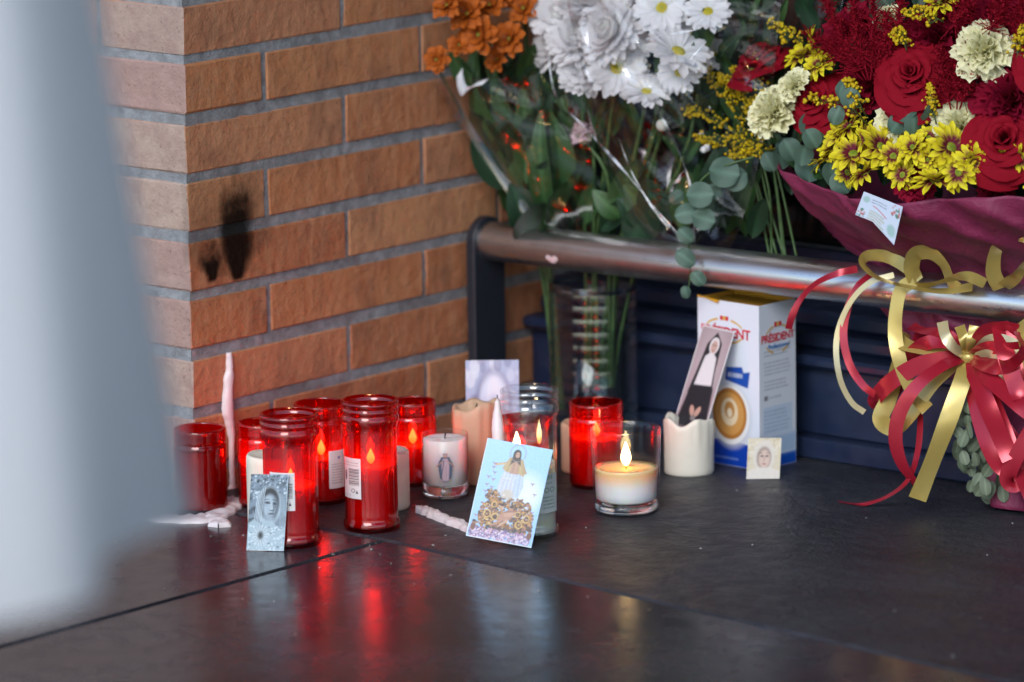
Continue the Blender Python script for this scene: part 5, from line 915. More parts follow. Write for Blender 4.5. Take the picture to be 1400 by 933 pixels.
# thin white taper, half melted, behind the big card
tp = thing('taper_candle', 'thin half melted white taper standing beside the clear jar', 'candle', (.318, .118, 0))
g = G(); pts = [(0, 0, 0), (-.001, .001, .03), (-.003, .003, .065), (-.005, .006, .085), (-.008, .009, .10), (-.0095, .011, .113), (-.010, .0115, .121)]
sp = spline(pts, 34); k = len(sp); n = 12
for i, q in enumerate(sp):
    r = .0064 * (1 - .62 * sm(.5, .95, i / k)) * (1 + .15 * nz(i * .4, 3.3)) * (1 if i < k - 2 else .35)
    g.v += [(q.x + r * math.cos(2 * math.pi * j / n) * (1 + .08 * nz(i * .4, j, 1)), q.y + r * math.sin(2 * math.pi * j / n), q.z) for j in range(n)]
g.c = [(1, 1, 1)] * len(g.v); g.f = [(i * n + j, i * n + (j + 1) % n, (i + 1) * n + (j + 1) % n, (i + 1) * n + j) for i in range(k - 1) for j in range(n)] + [tuple(range(n))[::-1], tuple((k - 1) * n + j for j in range(n))]; g.m = [0] * len(g.f)
obj('wax', g, M_WAXP, tp)
w = G(); w.tube([(-.010, .0115, .120), (-.0102, .0116, .125)], .0005, 6); obj('wick', w, M_WICK, tp)
# wax run on the pillar, its puddle, and a broken strip on the floor
def blob(name, pts, widths, hgt, label, cat, mat, seed=0, n=60):
    sp = spline(pts, n); ws = spline([(w_, 0, 0) for w_ in widths], n); g = G(); m = 11
    for i, q in enumerate(sp):
        t = (sp[min(i + 1, n - 1)] - sp[max(i - 1, 0)]).normalized(); sd = Vector((-t.y, t.x, 0)).normalized()
        w_ = ws[i].x * (1 + .35 * nz(i * .23, seed)) * min(1, (i + .3) / 3, (n - i - .7) / 3)
        for j in range(m):
            a = math.pi * j / (m - 1); g.v.append(tuple(q + sd * (w_ * math.cos(a)) + Vector((0, 0, hgt * math.sin(a) ** .6 * (1 + .5 * nz(i * .3, j * .5, seed))))))
    g.c = [(1, 1, 1)] * len(g.v); g.f = [(i * m + j, i * m + j + 1, (i + 1) * m + j + 1, (i + 1) * m + j) for i in range(n - 1) for j in range(m - 1)]; g.m = [0] * len(g.f)
    return tag(obj(name, g, mat), label, cat)
blob('wax_puddle', [(.020, -.105, 0), (.062, -.090, 0), (.082, -.068, 0), (.072, -.030, 0), (.054, -.006, 0), (.045, .012, 0)], [.008, .016, .014, .012, .016, .010], .005, 'white wax puddle spread on the floor at the pillar corner', 'wax', M_WAXP, 2)
blob('wax_lobe', [(.080, -.066, 0), (.100, -.073, 0), (.112, -.083, 0), (.118, -.092, 0)], [.008, .010, .012, .008], .005, 'rounded wax tongue run out from the puddle onto the floor', 'wax', M_WAXP, 5, 24)
blob('wax_strip', [(.232, .086, .000), (.255, .081, .000), (.285, .068, .000), (.320, .056, .000), (.352, .040, 0)], [.004, .0065, .006, .0065, .004], .007, 'broken strip of pinkish wax lying left of the big prayer card', 'wax', M_WAXP, 8)
wd = thing('wax_drip', 'long white wax drip stuck to the brick pillar above the red candles', 'wax', (0, .055, 0))
g = G(); keys = [(.1465, .0026, .0005), (.145, .0032, .0005), (.138, .0036, .001), (.125, .0050, 0), (.105, .0066, -.003), (.085, .0070, -.004), (.070, .0058, -.001), (.060, .0044, .001), (.048, .0032, .0015), (.030, .0030, .001), (.012, .0036, .001), (.0, .005, .001)]
kk = spline([(a, b, c_) for a, b, c_ in keys], 60); m = 9
for i, q in enumerate(kk):
    for j in range(m):
        a = math.pi * j / (m - 1); wv = q.y * (1 + .45 * nz(i * .31, 4) + .2 * nz(i * .9, j * .7, 2)); g.v.append((.0005 + .006 * math.sin(a) ** .7 * (.4 + q.y / .010), q.z - wv * math.cos(a) + .0009 * nz(i * .4, j), q.x))
g.c = [(1, 1, 1)] * len(g.v); g.f = [(i * m + j, i * m + j + 1, (i + 1) * m + j + 1, (i + 1) * m + j) for i in range(59) for j in range(m - 1)]; g.m = [0] * len(g.f)
obj('wax', g, M_WAXP, wd)

# ---------------------------------------------------------------- prayer cards and photographs
# big colour card: a standing Virgin on a flowered float
p = Pic(64, 100, .5, lin('#9cc6ee'))
p.a *= (.96 + .14 * (p.Y / 100))[..., None] * np.array([.95, .98, 1.]); p.a = np.clip(p.a, 0, .86)
p.ell(46, 56, 15, 15, (.72, .80, .86), .85, 16).ell(52, 46, 9, 12, (.74, .80, .86), .6, 10)
DKB = [(.030, .014, .010), (.055, .026, .016), (.09, .04, .02)]; GLD = [(.30, .13, .022), (.42, .20, .035), (.22, .085, .02)]; HI = [(.62, .40, .12), (.70, .52, .24), (.60, .34, .10)]
SKN = [(.42, .22, .15), (.52, .31, .22), (.30, .14, .10)]; PK = [(.52, .30, .42), (.42, .36, .58), (.62, .48, .58), (.30, .16, .30), (.26, .28, .50)]
def both(n, x0, y0, x1, y1, r0, r1, cols, sd): p.dots(n, x0, y0, x1, y1, r0, r1, cols, .95, sd)
for x0, y0, x1, y1, n_ in ((11, 34, 22, 50, 26), (44, 32, 55, 42, 18), (8, 18, 22, 36, 46), (44, 16, 59, 34, 46), (20, 30, 46, 46, 44), (18, 12, 48, 30, 50), (5, 8, 60, 18, 50)):
    both(n_, x0, y0, x1, y1, 1.2, 2.4, DKB, n_); both(int(n_ * 1.3), x0, y0, x1, y1, .6, 1.6, GLD + SKN[2:], n_ + 1); both(int(n_ * 1.2), x0, y0, x1, y1, .35, .8, HI + SKN, n_ + 2)
for cx, cy, rr in ((15, 26, 3.2), (23, 24, 2.8), (47, 20, 3.), (53, 27, 3.), (19, 12, 3.4), (44, 30, 2.4), (20, 36, 2.2)):
    p.ringe(cx, cy, rr, rr * 1.15, 1.1, HI[0], .9).ringe(cx + .6, cy - .3, rr * .55, rr * .7, .7, DKB[0], .9)
# reclining cherub and two heads
p.ell(34, 27, 8.5, 4.2, SKN[0], 1, 1.2, .55).ell(36, 29, 5, 2.4, SKN[1], .9, 1.2, .5).line(30, 22, 21, 14, 2.6, SKN[0], 1, 1.8).line(35, 22, 28, 15, 2.4, SKN[1], 1, 1.6).ell(28, 35.5, 2.1, 2.2, SKN[1]).ell(27.8, 37, 2.3, 1.5, DKB[0]).ell(37, 35, 2., 2.1, SKN[0]).ell(37.2, 36.4, 2.1, 1.4, DKB[0]).line(31, 30, 43, 33, 1.5, SKN[2]).rect(17, 11, 46, 14.5, (.02, .022, .05), .75, 3)
p.dots(150, 3, 1, 61, 11, 1., 2., [(.16, .10, .24), (.20, .18, .36), (.28, .15, .26)], .95, 5).dots(190, 3, 1, 61, 11, .5, 1.3, PK, .95, 6).dots(90, 3, 1, 61, 10, .35, .8, [(.74, .68, .74), (.66, .52, .66)], .95, 15)
# the standing figure
p.poly([(23, 72), (41, 72), (43.5, 58), (41, 46), (26, 44), (19, 52), (20, 62)], (.50, .56, .68), 1, 1.2).poly([(34, 72), (41, 72), (43.5, 58), (41, 46), (36, 48)], (.40, .52, .74), .9, 1.5)
for i in range(11): p.line(24 + i * 1.6, 71 - (i % 3), 21 + i * 2.05, 47 + (i % 2), .7, ((.66, .70, .78), (.34, .42, .58))[i % 2], .55)
p.ell(30, 48, 6, 5, (.52, .44, .32), .8, 3).dots(40, 22, 46, 42, 68, .3, .8, [(.74, .76, .82), (.42, .46, .58), (.60, .50, .34)], .8, 6)
p.poly([(25, 85), (38, 85), (43, 74), (42, 68), (36, 70), (24, 70), (20, 73)], (.44, .33, .16), 1, 1.).poly([(28.5, 84), (34.5, 84), (36, 69), (27.5, 69)], (.42, .24, .18), .95, 1)
for i in range(8): p.line(25 + i * 1.9, 83, 22.5 + i * 2.6, 71, .5, ((.62, .50, .28), (.26, .17, .07))[i % 2], .6)
p.line(25, 79, 14.5, 76, 2.6, (.46, .33, .17)).line(22, 77.5, 14.5, 76, 1., (.60, .48, .28)).ell(13.8, 75.8, 1.4, 1.2, SKN[1]).line(39, 78, 43, 72, 2.4, (.40, .28, .14))
p.ell(31.5, 88.6, 3.9, 5.4, (.022, .014, .012)).poly([(27.8, 89), (35.2, 89), (37, 78), (34.4, 80), (31.5, 82), (29, 80), (26.6, 77)], (.03, .018, .014), .95, 1).ell(32, 88.4, 2., 2.9, SKN[1]).ell(31.2, 88.9, .5, .3, DKB[0]).ell(33, 88.9, .5, .3, DKB[0]).line(31.6, 86.6, 32.6, 86.6, .4, (.3, .08, .07)).ringe(32, 90, 7., 8.2, .45, (.30, .28, .30), .8)
for i in range(17):
    a = math.radians(-25 + i * 14.4); p.line(32 + 7. * math.cos(a), 90 + 8.2 * math.sin(a), 32 + 8.3 * math.cos(a), 90 + 9.5 * math.sin(a), .7, (.28, .24, .26))
for cx, ys in ((9, (62, 54, 47)), (14, (67, 60, 52)), (12, (76, 72)), (52, (62,)), (56, (52,)), (52, (40,)), (5, (22,)), (57, (34,))):
    for y_ in ys: p.line(cx - 1.6, y_ + 1.2, cx, y_, .8, (.34, .14, .18)).line(cx, y_, cx + 1.6, y_ + 1.2, .8, (.34, .14, .18)).line(cx, y_, cx, y_ - 2, .7, (.42, .26, .16)).ell(cx, y_ + .6, .6, .6, (.2, .2, .4))
for cx in (4.6, 59.4): p.ell(cx, 11, 2.4, 4, (.16, .055, .035)).ell(cx, 15.6, 1.7, 1.8, SKN[2]).ell(cx, 16.6, 1.9, 1.3, DKB[0])
p.rect(0, 0, 64, .8, (.74, .80, .86)).rect(0, 0, .6, 100, (.74, .80, .86)).grain(.07)
card('prayer_card', p, (.3735, -.0005, .0095), (.4375, .0255, .0006), (.0030, .0330, .0955), 'blue prayer card with a standing Virgin over cherubs, leaning on the tall clear jar', curl=.0008)
# grey portrait
p = Pic(40, 80, .45, (.20, .27, .35)); BK = (.008, .012, .02); MID = (.13, .18, .24); LT = (.42, .53, .62); WH = (.60, .72, .80)
p.dots(90, 0, 30, 40, 80, 1.5, 4, [MID, BK, (.22, .3, .38)], .6, 3).dots(210, 0, 54, 40, 80, .5, 1.6, [BK, MID, LT, (.26, .34, .42), WH], .85, 4)
p.ell(21, 47, 13.5, 21, LT, 1, 2).ell(21.5, 50, 10.5, 17, BK, .95, 3)
for i in range(9): p.line(9 + i * .9, 60 + i * .8, 6 + i * .8, 26, .7, (WH, MID)[i % 2], .8).line(33 + i * .5, 62 - i, 34 + i * .6, 24, .7, (LT, MID)[i % 2], .8)
p.ell(22.6, 45, 7.6, 13.5, (.27, .35, .43), 1, 2.5).ell(20.6, 46, 4.5, 10, (.38, .48, .57), .9, 5).ell(28.2, 43, 2.2, 9, (.08, .11, .15), .85, 4).ell(20, 54.6, 4, 3, (.44, .54, .62), .7, 3)
p.ell(19.4, 50.4, 2.6, 1.5, (.07, .09, .13), .95, 1.2).ell(26.6, 49.6, 2.3, 1.4, (.05, .07, .1), .95, 1.2).line(16.8, 50.2, 22, 49.8, .6, BK).line(24.6, 49.2, 29, 49, .6, BK).line(16.6, 53.6, 21.6, 54.2, .8, BK, .9, .4).line(24.8, 53.8, 29, 52.4, .8, BK, .9, .4)
p.poly([(22.8, 52), (24.6, 52), (26, 43.4), (22.4, 42.6)], (.46, .56, .64), .9, 1.).line(25.2, 50, 26.4, 43.4, 1., (.1, .13, .18), .8).line(22.4, 42.4, 26, 42.4, .8, BK, .9).ell(23.8, 38.6, 2.9, .9, (.06, .07, .1), 1, .8).ell(23.8, 37.2, 2.2, .7, (.34, .42, .5), .9, .8).ell(23.5, 33, 3, 1.6, (.34, .43, .51), .8, 2)
p.line(17, 46, 18.5, 38, .5, WH, .8).line(28, 45, 27.4, 40, .4, WH, .7)
p.poly([(0, 0), (40, 0), (40, 26), (33, 22), (28, 29), (20, 31), (14, 27), (6, 33), (0, 28)], (.40, .52, .60), .95, 2).dots(160, 1, 0, 39, 26, .4, 1.5, [WH, LT, MID, (.66, .78, .84)], .8, 7)
p.ell(14, 15, 9, 11, (.56, .68, .76), .8, 4)
for i in range(16): p.line(14, 16, 14 + 9 * math.cos(i * .39), 16 + 12 * math.sin(i * .39), .6, BK, .75, .2)
p.ell(14, 16, 3, 4, BK, .7, 2).rect(0, 0, 40, .7, WH).rect(39.3, 0, 40, 80, WH, .7).grain(.09)
card('prayer_card', p, (.2118, -.1519, .0006), (.2447, -.1321, .0006), (.0024, .0072, .0775), 'grey blue photograph of a veiled Virgin face, leaning on a tall red candle', curl=.001)
# nun
p = Pic(46, 102, .6, (.34, .25, .27)); p.ell(23, 62, 21, 46, (.50, .40, .42), .9, 20).rect(0, 0, 46, 102, (.35, .27, .30), 0)
p.poly([(14, 86), (24, 98), (34, 88), (36, 60), (40, 40), (6, 38), (10, 60)], (.02, .018, .022), 1, 1.5).poly([(16, 74), (24, 80), (32, 74), (36, 48), (12, 46)], (.74, .70, .72), 1, 1.5)
p.ell(24.5, 85, 6.6, 8, (.72, .68, .69)).ell(24.5, 84, 4.4, 6, (.56, .36, .30)).ell(22.8, 85.4, .9, .6, (.08, .05, .05)).ell(26.4, 85.4, .9, .6, (.08, .05, .05)).line(23.4, 80.6, 25.8, 80.6, .7, (.36, .12, .12))
p.poly([(8, 46), (40, 46), (45, 8), (38, 2), (10, 2), (3, 14)], (.018, .016, .02), 1, 2).ell(20, 22, 3, 5.5, (.55, .33, .26), 1, 1, .5).ell(28, 22, 3, 5.5, (.55, .33, .26), 1, 1, -.5).ell(24, 15, 3.5, 2.2, (.25, .22, .22)).rect(0, 0, 46, 5, (.55, .42, .46), .8, 5)
p.rect(0, 0, 46, 1.2, WHITE).rect(0, 0, 1.2, 102, WHITE).rect(44.8, 0, 46, 102, WHITE).rect(0, 100.8, 46, 102, WHITE)
card('photo_card', p, (.3175, .4060, .0420), (.3640, .4010, .0400), (.0105, .0430, .1090), 'photograph of a praying nun in black veil, stuck in the ivory candle', 'photo')
# pale blue card behind the beige candle
p = Pic(57, 76, .8, (.40, .48, .66)); p.dots(60, 0, 0, 57, 76, 2, 6, [(.56, .64, .78), (.24, .29, .45), (.66, .73, .82), (.36, .38, .52)], .7, 4).ell(29, 44, 20, 26, (.22, .24, .38), .8, 5).ell(30, 44, 16, 23, (.62, .70, .84), 1, 4).ell(30, 54, 8, 10, (.72, .78, .88), 1, 3).ell(30, 44, 6, 8, (.5, .55, .72), .7, 4).ell(31, 30, 6, 14, (.66, .62, .74), .8, 4).ell(46, 24, 10, 18, (.62, .72, .88), .7, 8)
card('prayer_card', p, (.1480, .2665, .0006), (.1920, .3025, .0006), (-.0060, .0080, .1180), 'pale blue and lilac card standing behind the beige candle', th=.0006)
# small ivory card by the carton
p = Pic(36, 43, .6, (.62, .56, .42)); p.dots(50, 0, 20, 36, 43, 1, 3, [(.7, .62, .36), (.52, .42, .25), (.72, .68, .58)], .7, 2).ell(18, 24, 12, 17, (.66, .62, .55), 1, 2).ell(18, 22, 8, 12, (.34, .26, .22), 1, 2).ell(18.5, 21, 6, 9.5, (.60, .45, .38), 1, 1.5).ell(15.8, 24, 1.7, .9, (.06, .04, .04)).ell(21.2, 24, 1.7, .9, (.06, .04, .04)).line(18.5, 24, 18, 19, .9, (.42, .28, .24)).ell(18.4, 15.8, 1.9, .7, (.36, .10, .10)).poly([(0, 0), (36, 0), (36, 8), (26, 12), (10, 12), (0, 8)], (.68, .64, .58), 1, 2).line(12, 27, 16, 27.4, .6, (.1, .07, .06)).line(20.5, 27.4, 24.5, 27, .6, (.1, .07, .06)).grain(.05)
card('prayer_card', p, (.4160, .4080, .0006), (.4430, .4305, .0006), (-.0030, .0080, .0425), 'small ivory card with a veiled face, leaning on the milk carton')

# ---------------------------------------------------------------- milk carton
ca = thing('milk_carton', 'white and blue milk carton with coffee cup print, under the steel rail', 'carton', (.315, .456, 0), R(-3))
CW, CD, CHh = .0860, .0600, .1785; CWHITE = lin('#dfe6f2')
p = Pic(86, 176, .9, CWHITE)
p.rect(0, 0, 86, 19, lin('#0c3fae')).ell(30, 19, 62, 8, lin('#0c3fae')).textlines(22, 7, 60, 1, 3, 2, (.3, .45, .8), .6, 3)
p.ell(46, 53, 30, 34, lin('#c9ced9'), .7, 6).ell(44, 55, 28, 32, (.85, .85, .86)).ell(44, 56, 24, 27.5, lin('#b87a35')).ell(44, 56, 20, 23, lin('#d39a55')).ell(44, 58, 12, 15, lin('#ead6b4')).ell(44, 60, 7, 9, lin('#c48b49')).ell(44, 57, 3.5, 5, lin('#f0e2c8'))
p.poly([(38, 92), (70, 86), (73, 104), (64, 102), (62, 108), (40, 106)], lin('#1a4fae')).textlines(42, 96, 66, 1, 3, 4.5, (.7, .75, .85), .85, 8)
g = G(); paint(g, p, lambda u, v: (CW * u, 0, CHh * v)); obj('front_panel', g, M_PRINT, ca)
p = Pic(60, 176, .9, CWHITE); p.rect(0, 0, 60, 13, lin('#0c4fb8')).rect(0, 13, 60, 34, lin('#9dbfe4'), .8, 6)
for y0, n_ in ((124, 2), (112, 4), (92, 3)): p.textlines(8, y0, 52, n_, 4, 1.8, (.30, .34, .42), .8, y0)
p.rect(8, 73, 14, 78, (.15, .15, .18), .9).textlines(16, 74.5, 36, 1, 3, 1.8, (.3, .33, .4), .8, 9).rect(6, 36, 54, 66, lin('#c3d6ee'), .9).textlines(8, 60, 52, 6, 4.2, 1.6, (.28, .36, .52), .8, 10)
g = G(); paint(g, p, lambda u, v: (CW, CD * u, CHh * v)); obj('side_panel', g, M_PRINT, ca)
g = G(); g.box(.0004, CW - .0004, .0004, CD, .0, CHh - .012); obj('board', g, simple('carton_board', CWHITE, .45), ca, smooth=False)
MG_ = simple('gold_foil_board', lin('#c9922a'), .45)
g = G(); t = .0006
g.add([(0, 0, CHh), (CW * .36, 0, CHh), (CW * .36, -.004, CHh - .0025), (0, -.0005, CHh + .003)], [(0, 1, 2, 3)]); g.add([(0, 0, CHh), (CW, 0, CHh), (CW, CD, CHh), (0, CD, CHh), (.004, .004, CHh - .004), (CW - .004, .004, CHh - .004), (CW - .004, CD - .004, CHh - .004), (.004, CD - .004, CHh - .004)], [(0, 1, 5, 4), (1, 2, 6, 5), (2, 3, 7, 6), (3, 0, 4, 7), (4, 5, 6, 7)])
obj('cut_top', g, MG_, ca, smooth=False)
RED = simple('red_ink', lin('#c4182c'), .45); GOLDI = simple('gold_ink', lin('#caa04a'), .45); BLUEI = simple('blue_ink', lin('#2a6fb0'), .45)
def place(o_, rx, rz, x, y, z): return Matrix.Translation((x, y, z)) @ Matrix.Rotation(rz, 4, 'Z') @ Matrix.Rotation(rx, 4, 'X')
def carc(parent, cx, cz, rx, rz_2, face):
    g = G(); P = []
    for s_ in (1, -1):
        for a0, a1 in ((25, 70), (110, 155)):
            pts = [(cx + rx * math.cos(R(a0 + (a1 - a0) * i / 8)), cz + s_ * rz_2 * math.sin(R(a0 + (a1 - a0) * i / 8))) for i in range(9)]
            for (x0, z0), (x1, z1) in zip(pts, pts[1:]):
                w_ = .0011; q = [(x0, z0 - w_), (x1, z1 - w_), (x1, z1 + w_), (x0, z0 + w_)]
                g.add([((x_, -.0006, z_) if face == 0 else (CW + .0006, x_, z_)) for x_, z_ in q], [(0, 1, 2, 3)])
    obj('emblem', g, GOLDI, parent, smooth=False)
    g = G()
    for i, dx in enumerate((-.004, 0, .004)):
        q = [(cx + dx - .0018, cz + rz_2 * .9), (cx + dx + .0018, cz + rz_2 * .9), (cx + dx + .0018, cz + rz_2 * 1.25), (cx + dx - .0018, cz + rz_2 * 1.25)]
        g.add([((x_, -.0007, z_) if face == 0 else (CW + .0007, x_, z_)) for x_, z_ in q], [(0, 1, 2, 3)], mi=(0, 1, 0)[i])
    obj('emblem_flags', g, [RED, GOLDI], parent, smooth=False)
text_mesh('PRÉSIDENT', .0150, RED, 'lettering', ca, place(None, R(90), 0, CW * .46, -.0006, .140), space=.92, bold=.00035)
text_mesh('PRÉSIDENT', .0118, RED, 'lettering', ca, place(None, R(90), R(90), CW + .0006, CD * .5, .137), space=.92, bold=.0003)
text_mesh('Professionnel', .0066, BLUEI, 'lettering', ca, place(None, R(90), R(90), CW + .0006, CD * .52, .1295), shear=.3, bold=.0002)
carc(ca, CW * .44, .146, .027, .013, 0); carc(ca, CD * .5, .139, .021, .015, 1)

# ---------------------------------------------------------------- cut water bottle used as a vase
bt = thing('water_bottle', 'cut clear plastic water bottle holding stems under the rail', 'bottle', (.150, .481, 0))
RB_ = .0475; po = [(.0005, .002), (.030, .001), (.040, 0), (RB_ - .001, .004), (RB_, .010)]
z = .014
while z < .160: po += [(RB_, z), (RB_ + .0002, z + .007), (RB_ - .0005, z + .0095), (RB_ - .0005, z + .0115)]; z += .0145
po += [(RB_, .166), (RB_, .1755)]
g = G(); g.ring_lathe(po + [(r - .0007, z_) for r, z_ in reversed(po) if r > .0006] , 64, fn=lambda r, z_, a, j: (r * (1 + .022 * abs(math.cos(5 * a)) - .01), z_))
obj('bottle_wall', g, M_PET, bt)
mw = N('vase_water'); tr = mw.new('BsdfTransparent'); tr.inputs[0].default_value = (.78, .84, .84, 1); gl = mw.new('BsdfGlossy'); gl.inputs['Roughness'].default_value = .03
mw.shader(mw.mixsh(.06, tr.outputs[0], gl.outputs[0]))
g = G(); g.lathe([(0, .004), (.040, .004), (RB_ - .0035, .012), (RB_ - .0035, .120), (0, .120)], 48); obj('water', g, mw.mat, bt)

# ---------------------------------------------------------------- crumbs of wax and grit on the slabs
rc = random.Random(77); g = G()
for i in range(80):
    x, y = rc.uniform(.0, 1.1), rc.uniform(-.45, .50)
    if rc.random() < .55: x, y = rc.gauss(.28, .14), rc.gauss(-.02, .12)
    if x < .01 and y > -.01: continue
    r_ = abs(rc.gauss(0, .0007)) + .0004; c_ = rc.choice([(.45, .42, .42), (.30, .28, .26), (.12, .11, .1), (.2, .18, .17)])
    g.ball((x, y, r_ * .4), r_, c_)
    g.v[-12:] = [(x + (a - x) * rc.uniform(.7, 1.8), y + (b - y) * rc.uniform(.7, 1.6), c * .7 + .0002) for a, b, c in g.v[-12:]]
mcr = N('floor_crumbs'); mcr.set(Base_Color=mcr.attr(), Roughness=.7)
cr = obj('floor_crumbs', g, mcr.mat); cr['kind'] = 'stuff'; tag(cr, 'crumbs of wax and grit scattered on the slate floor', 'crumbs')

# ---------------------------------------------------------------- flowers: templates face +Z, unit radius
M_PETAL = mk_petal('petal', .28); M_PETALW = mk_petal('white_petal', .42, .5); M_VELVET = mk_petal('rose_petal', .20, .7, spec=.07)
def mk_leaf(name, c0, c1, rough=.45, trans=.2, sc=90):
    m = N(name); ob = m.objco(); rnd = m.new('ObjectInfo').outputs['Random']
    c = m.mix(m.rng(m.noise(ob, sc, 4), .3, .7), c0, c1); c = m.mix(m.math('MULTIPLY', rnd, .5), c, m.mix(1., c, (.55, .7, .6), 'MULTIPLY'))
    c = m.mix(1., c, m.attr(), 'MULTIPLY')
    m.set(Base_Color=c, Roughness=rough, Normal=m.bump(m.noise(ob, sc * 3, 3), .2, .001)); tl = m.new('BsdfTranslucent'); m.L(c, tl.inputs[0]); m.shader(m.mixsh(trans, m.bsdf.outputs[0], tl.outputs[0])); return m.mat
M_LEAF = mk_leaf('green_leaf', (.030, .085, .028), (.060, .135, .040)); M_DLEAF = mk_leaf('dark_leaf', (.010, .034, .017), (.024, .062, .028))
M_EUC = mk_leaf('eucalyptus_leaf', (.060, .115, .090), (.10, .17, .13), .6); M_EUCD = mk_leaf('dusty_eucalyptus', (.11, .145, .10), (.18, .215, .145), .65); M_STEM = mk_leaf('green_stem', (.05, .10, .03), (.08, .15, .045))
def petal(g, phi, fn, nu, nv, col):
    """fn(u in -1..1, t 0..1) -> (lateral, radial, z) in the petal's own frame"""
    c, s = math.cos(phi), math.sin(phi)
    def P(a, b):
        x, r, z = fn(2 * a - 1, b); return (r * c - x * s, r * s + x * c, z)
    g.grid(P, nu, nv, colfn=lambda a, b: col(2 * a - 1, b))
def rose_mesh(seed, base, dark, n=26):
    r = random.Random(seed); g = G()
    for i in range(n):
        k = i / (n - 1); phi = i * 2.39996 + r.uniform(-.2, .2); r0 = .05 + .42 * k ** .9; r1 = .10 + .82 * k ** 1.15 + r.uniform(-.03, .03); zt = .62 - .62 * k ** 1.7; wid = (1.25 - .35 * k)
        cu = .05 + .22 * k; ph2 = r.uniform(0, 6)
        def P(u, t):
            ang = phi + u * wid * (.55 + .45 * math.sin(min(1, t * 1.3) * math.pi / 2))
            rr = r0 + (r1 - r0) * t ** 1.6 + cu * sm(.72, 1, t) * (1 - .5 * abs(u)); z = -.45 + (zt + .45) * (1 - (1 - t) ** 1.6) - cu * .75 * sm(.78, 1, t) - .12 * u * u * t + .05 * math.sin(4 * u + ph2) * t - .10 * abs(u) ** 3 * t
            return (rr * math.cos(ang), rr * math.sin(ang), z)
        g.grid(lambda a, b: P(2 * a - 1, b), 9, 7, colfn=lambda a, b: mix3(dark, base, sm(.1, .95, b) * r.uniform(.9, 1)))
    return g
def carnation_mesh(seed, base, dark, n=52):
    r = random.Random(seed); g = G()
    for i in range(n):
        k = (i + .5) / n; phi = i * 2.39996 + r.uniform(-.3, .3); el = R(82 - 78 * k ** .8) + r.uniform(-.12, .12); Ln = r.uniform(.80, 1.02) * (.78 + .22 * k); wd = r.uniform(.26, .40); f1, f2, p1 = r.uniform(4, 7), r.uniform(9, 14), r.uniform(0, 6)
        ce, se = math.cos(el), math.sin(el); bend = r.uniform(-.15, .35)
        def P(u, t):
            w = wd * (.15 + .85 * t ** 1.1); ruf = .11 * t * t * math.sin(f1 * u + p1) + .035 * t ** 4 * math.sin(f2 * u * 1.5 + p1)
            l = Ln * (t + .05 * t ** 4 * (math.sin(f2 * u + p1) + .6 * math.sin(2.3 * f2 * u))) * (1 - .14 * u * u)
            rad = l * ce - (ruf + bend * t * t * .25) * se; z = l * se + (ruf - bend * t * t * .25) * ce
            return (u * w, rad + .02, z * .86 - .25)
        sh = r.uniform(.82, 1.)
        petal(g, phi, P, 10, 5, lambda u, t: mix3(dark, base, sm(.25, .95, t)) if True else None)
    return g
def daisy_mesh(seed, rows, colfn, centre, cr=.20, wid=.13, cup=.15, jit=.08, tipw=.75, notch=0, nu=3, nv=5, wild=1.):
    """rows: (count, length, elevation)"""
    r = random.Random(seed); g = G()
    for q, (n, Ln0, el0) in enumerate(rows):
        for i in range(n):
            phi = 2 * math.pi * (i + .5 * (q % 2)) / n + r.uniform(-jit, jit); Ln = Ln0 * r.uniform(.9, 1.06); el = el0 + r.uniform(-.12, .12) * wild; curve = r.uniform(-.05, .22) * wild + cup; w0 = wid * r.uniform(.85, 1.15); tw = r.uniform(-.25, .25)
            def P(u, t):
                w = w0 * (.45 + tipw * math.sin(min(1., t * 1.02) * math.pi * .62) ) * (1 if t < .85 else math.sqrt(max(0, 1 - ((t - .85) / .155) ** 2)) * .9 + .1)
                l = Ln * (t - notch * (1 - abs(u)) * (t > .95) * .06); e = el + curve * (.5 - t) * 1.3
                z0 = .10 * abs(u) * w0 / .13 * .5 + tw * u * w0 * .6
                return (u * w, cr * .55 * math.cos(el) + l * math.cos(e), .05 + l * math.sin(e) + z0)
            petal(g, phi, P, nu, nv, colfn)
    return g
def centre_mesh(cr, c_in, c_out, zz=.05, n=70, hgt=.5):
    g = G(); g.lathe([(cr, zz - .03), (cr * 1.02, zz + .02), (cr * .9, zz + cr * hgt * .6), (cr * .55, zz + cr * hgt * .95), (0, zz + cr * hgt)], 20, col=c_out)
    for i in range(n):
        k = math.sqrt((i + .5) / n); a = i * 2.39996; g.ball((cr * k * .96 * math.cos(a), cr * k * .96 * math.sin(a), zz + cr * hgt * (1 - k * k * .7)), cr * .11, mix3(c_in, c_out, k), sub=1)
    return g
def calyx(g_, r=.3, z=-.42): g_.lathe([(.05, z - .22), (r * .6, z - .15), (r, z), (r * 1.05, z + .14), (r * .5, z + .15)], 10)
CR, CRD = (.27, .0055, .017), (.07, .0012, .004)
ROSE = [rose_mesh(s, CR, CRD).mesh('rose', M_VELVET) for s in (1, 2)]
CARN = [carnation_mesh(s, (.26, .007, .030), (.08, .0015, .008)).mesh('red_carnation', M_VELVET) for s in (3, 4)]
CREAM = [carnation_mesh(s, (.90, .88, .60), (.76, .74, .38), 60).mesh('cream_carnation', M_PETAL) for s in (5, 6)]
def bic(u, t): return mix3((.16, .008, .03), (.80, .70, .025), sm(.50 - .22 * abs(u), .80 - .25 * abs(u), t))
BIC = [daisy_mesh(s, [(13, .86, .05), (12, .72, .38), (9, .50, .75)][:k], bic, None, .22, .128, .05, .2, .62, wild=2.2).mesh('petals', M_PETAL) for s, k in ((7, 2), (8, 3), (9, 2))]
BICC = centre_mesh(.22, (.16, .30, .03), (.30, .34, .03)).mesh('centre', M_PETAL)
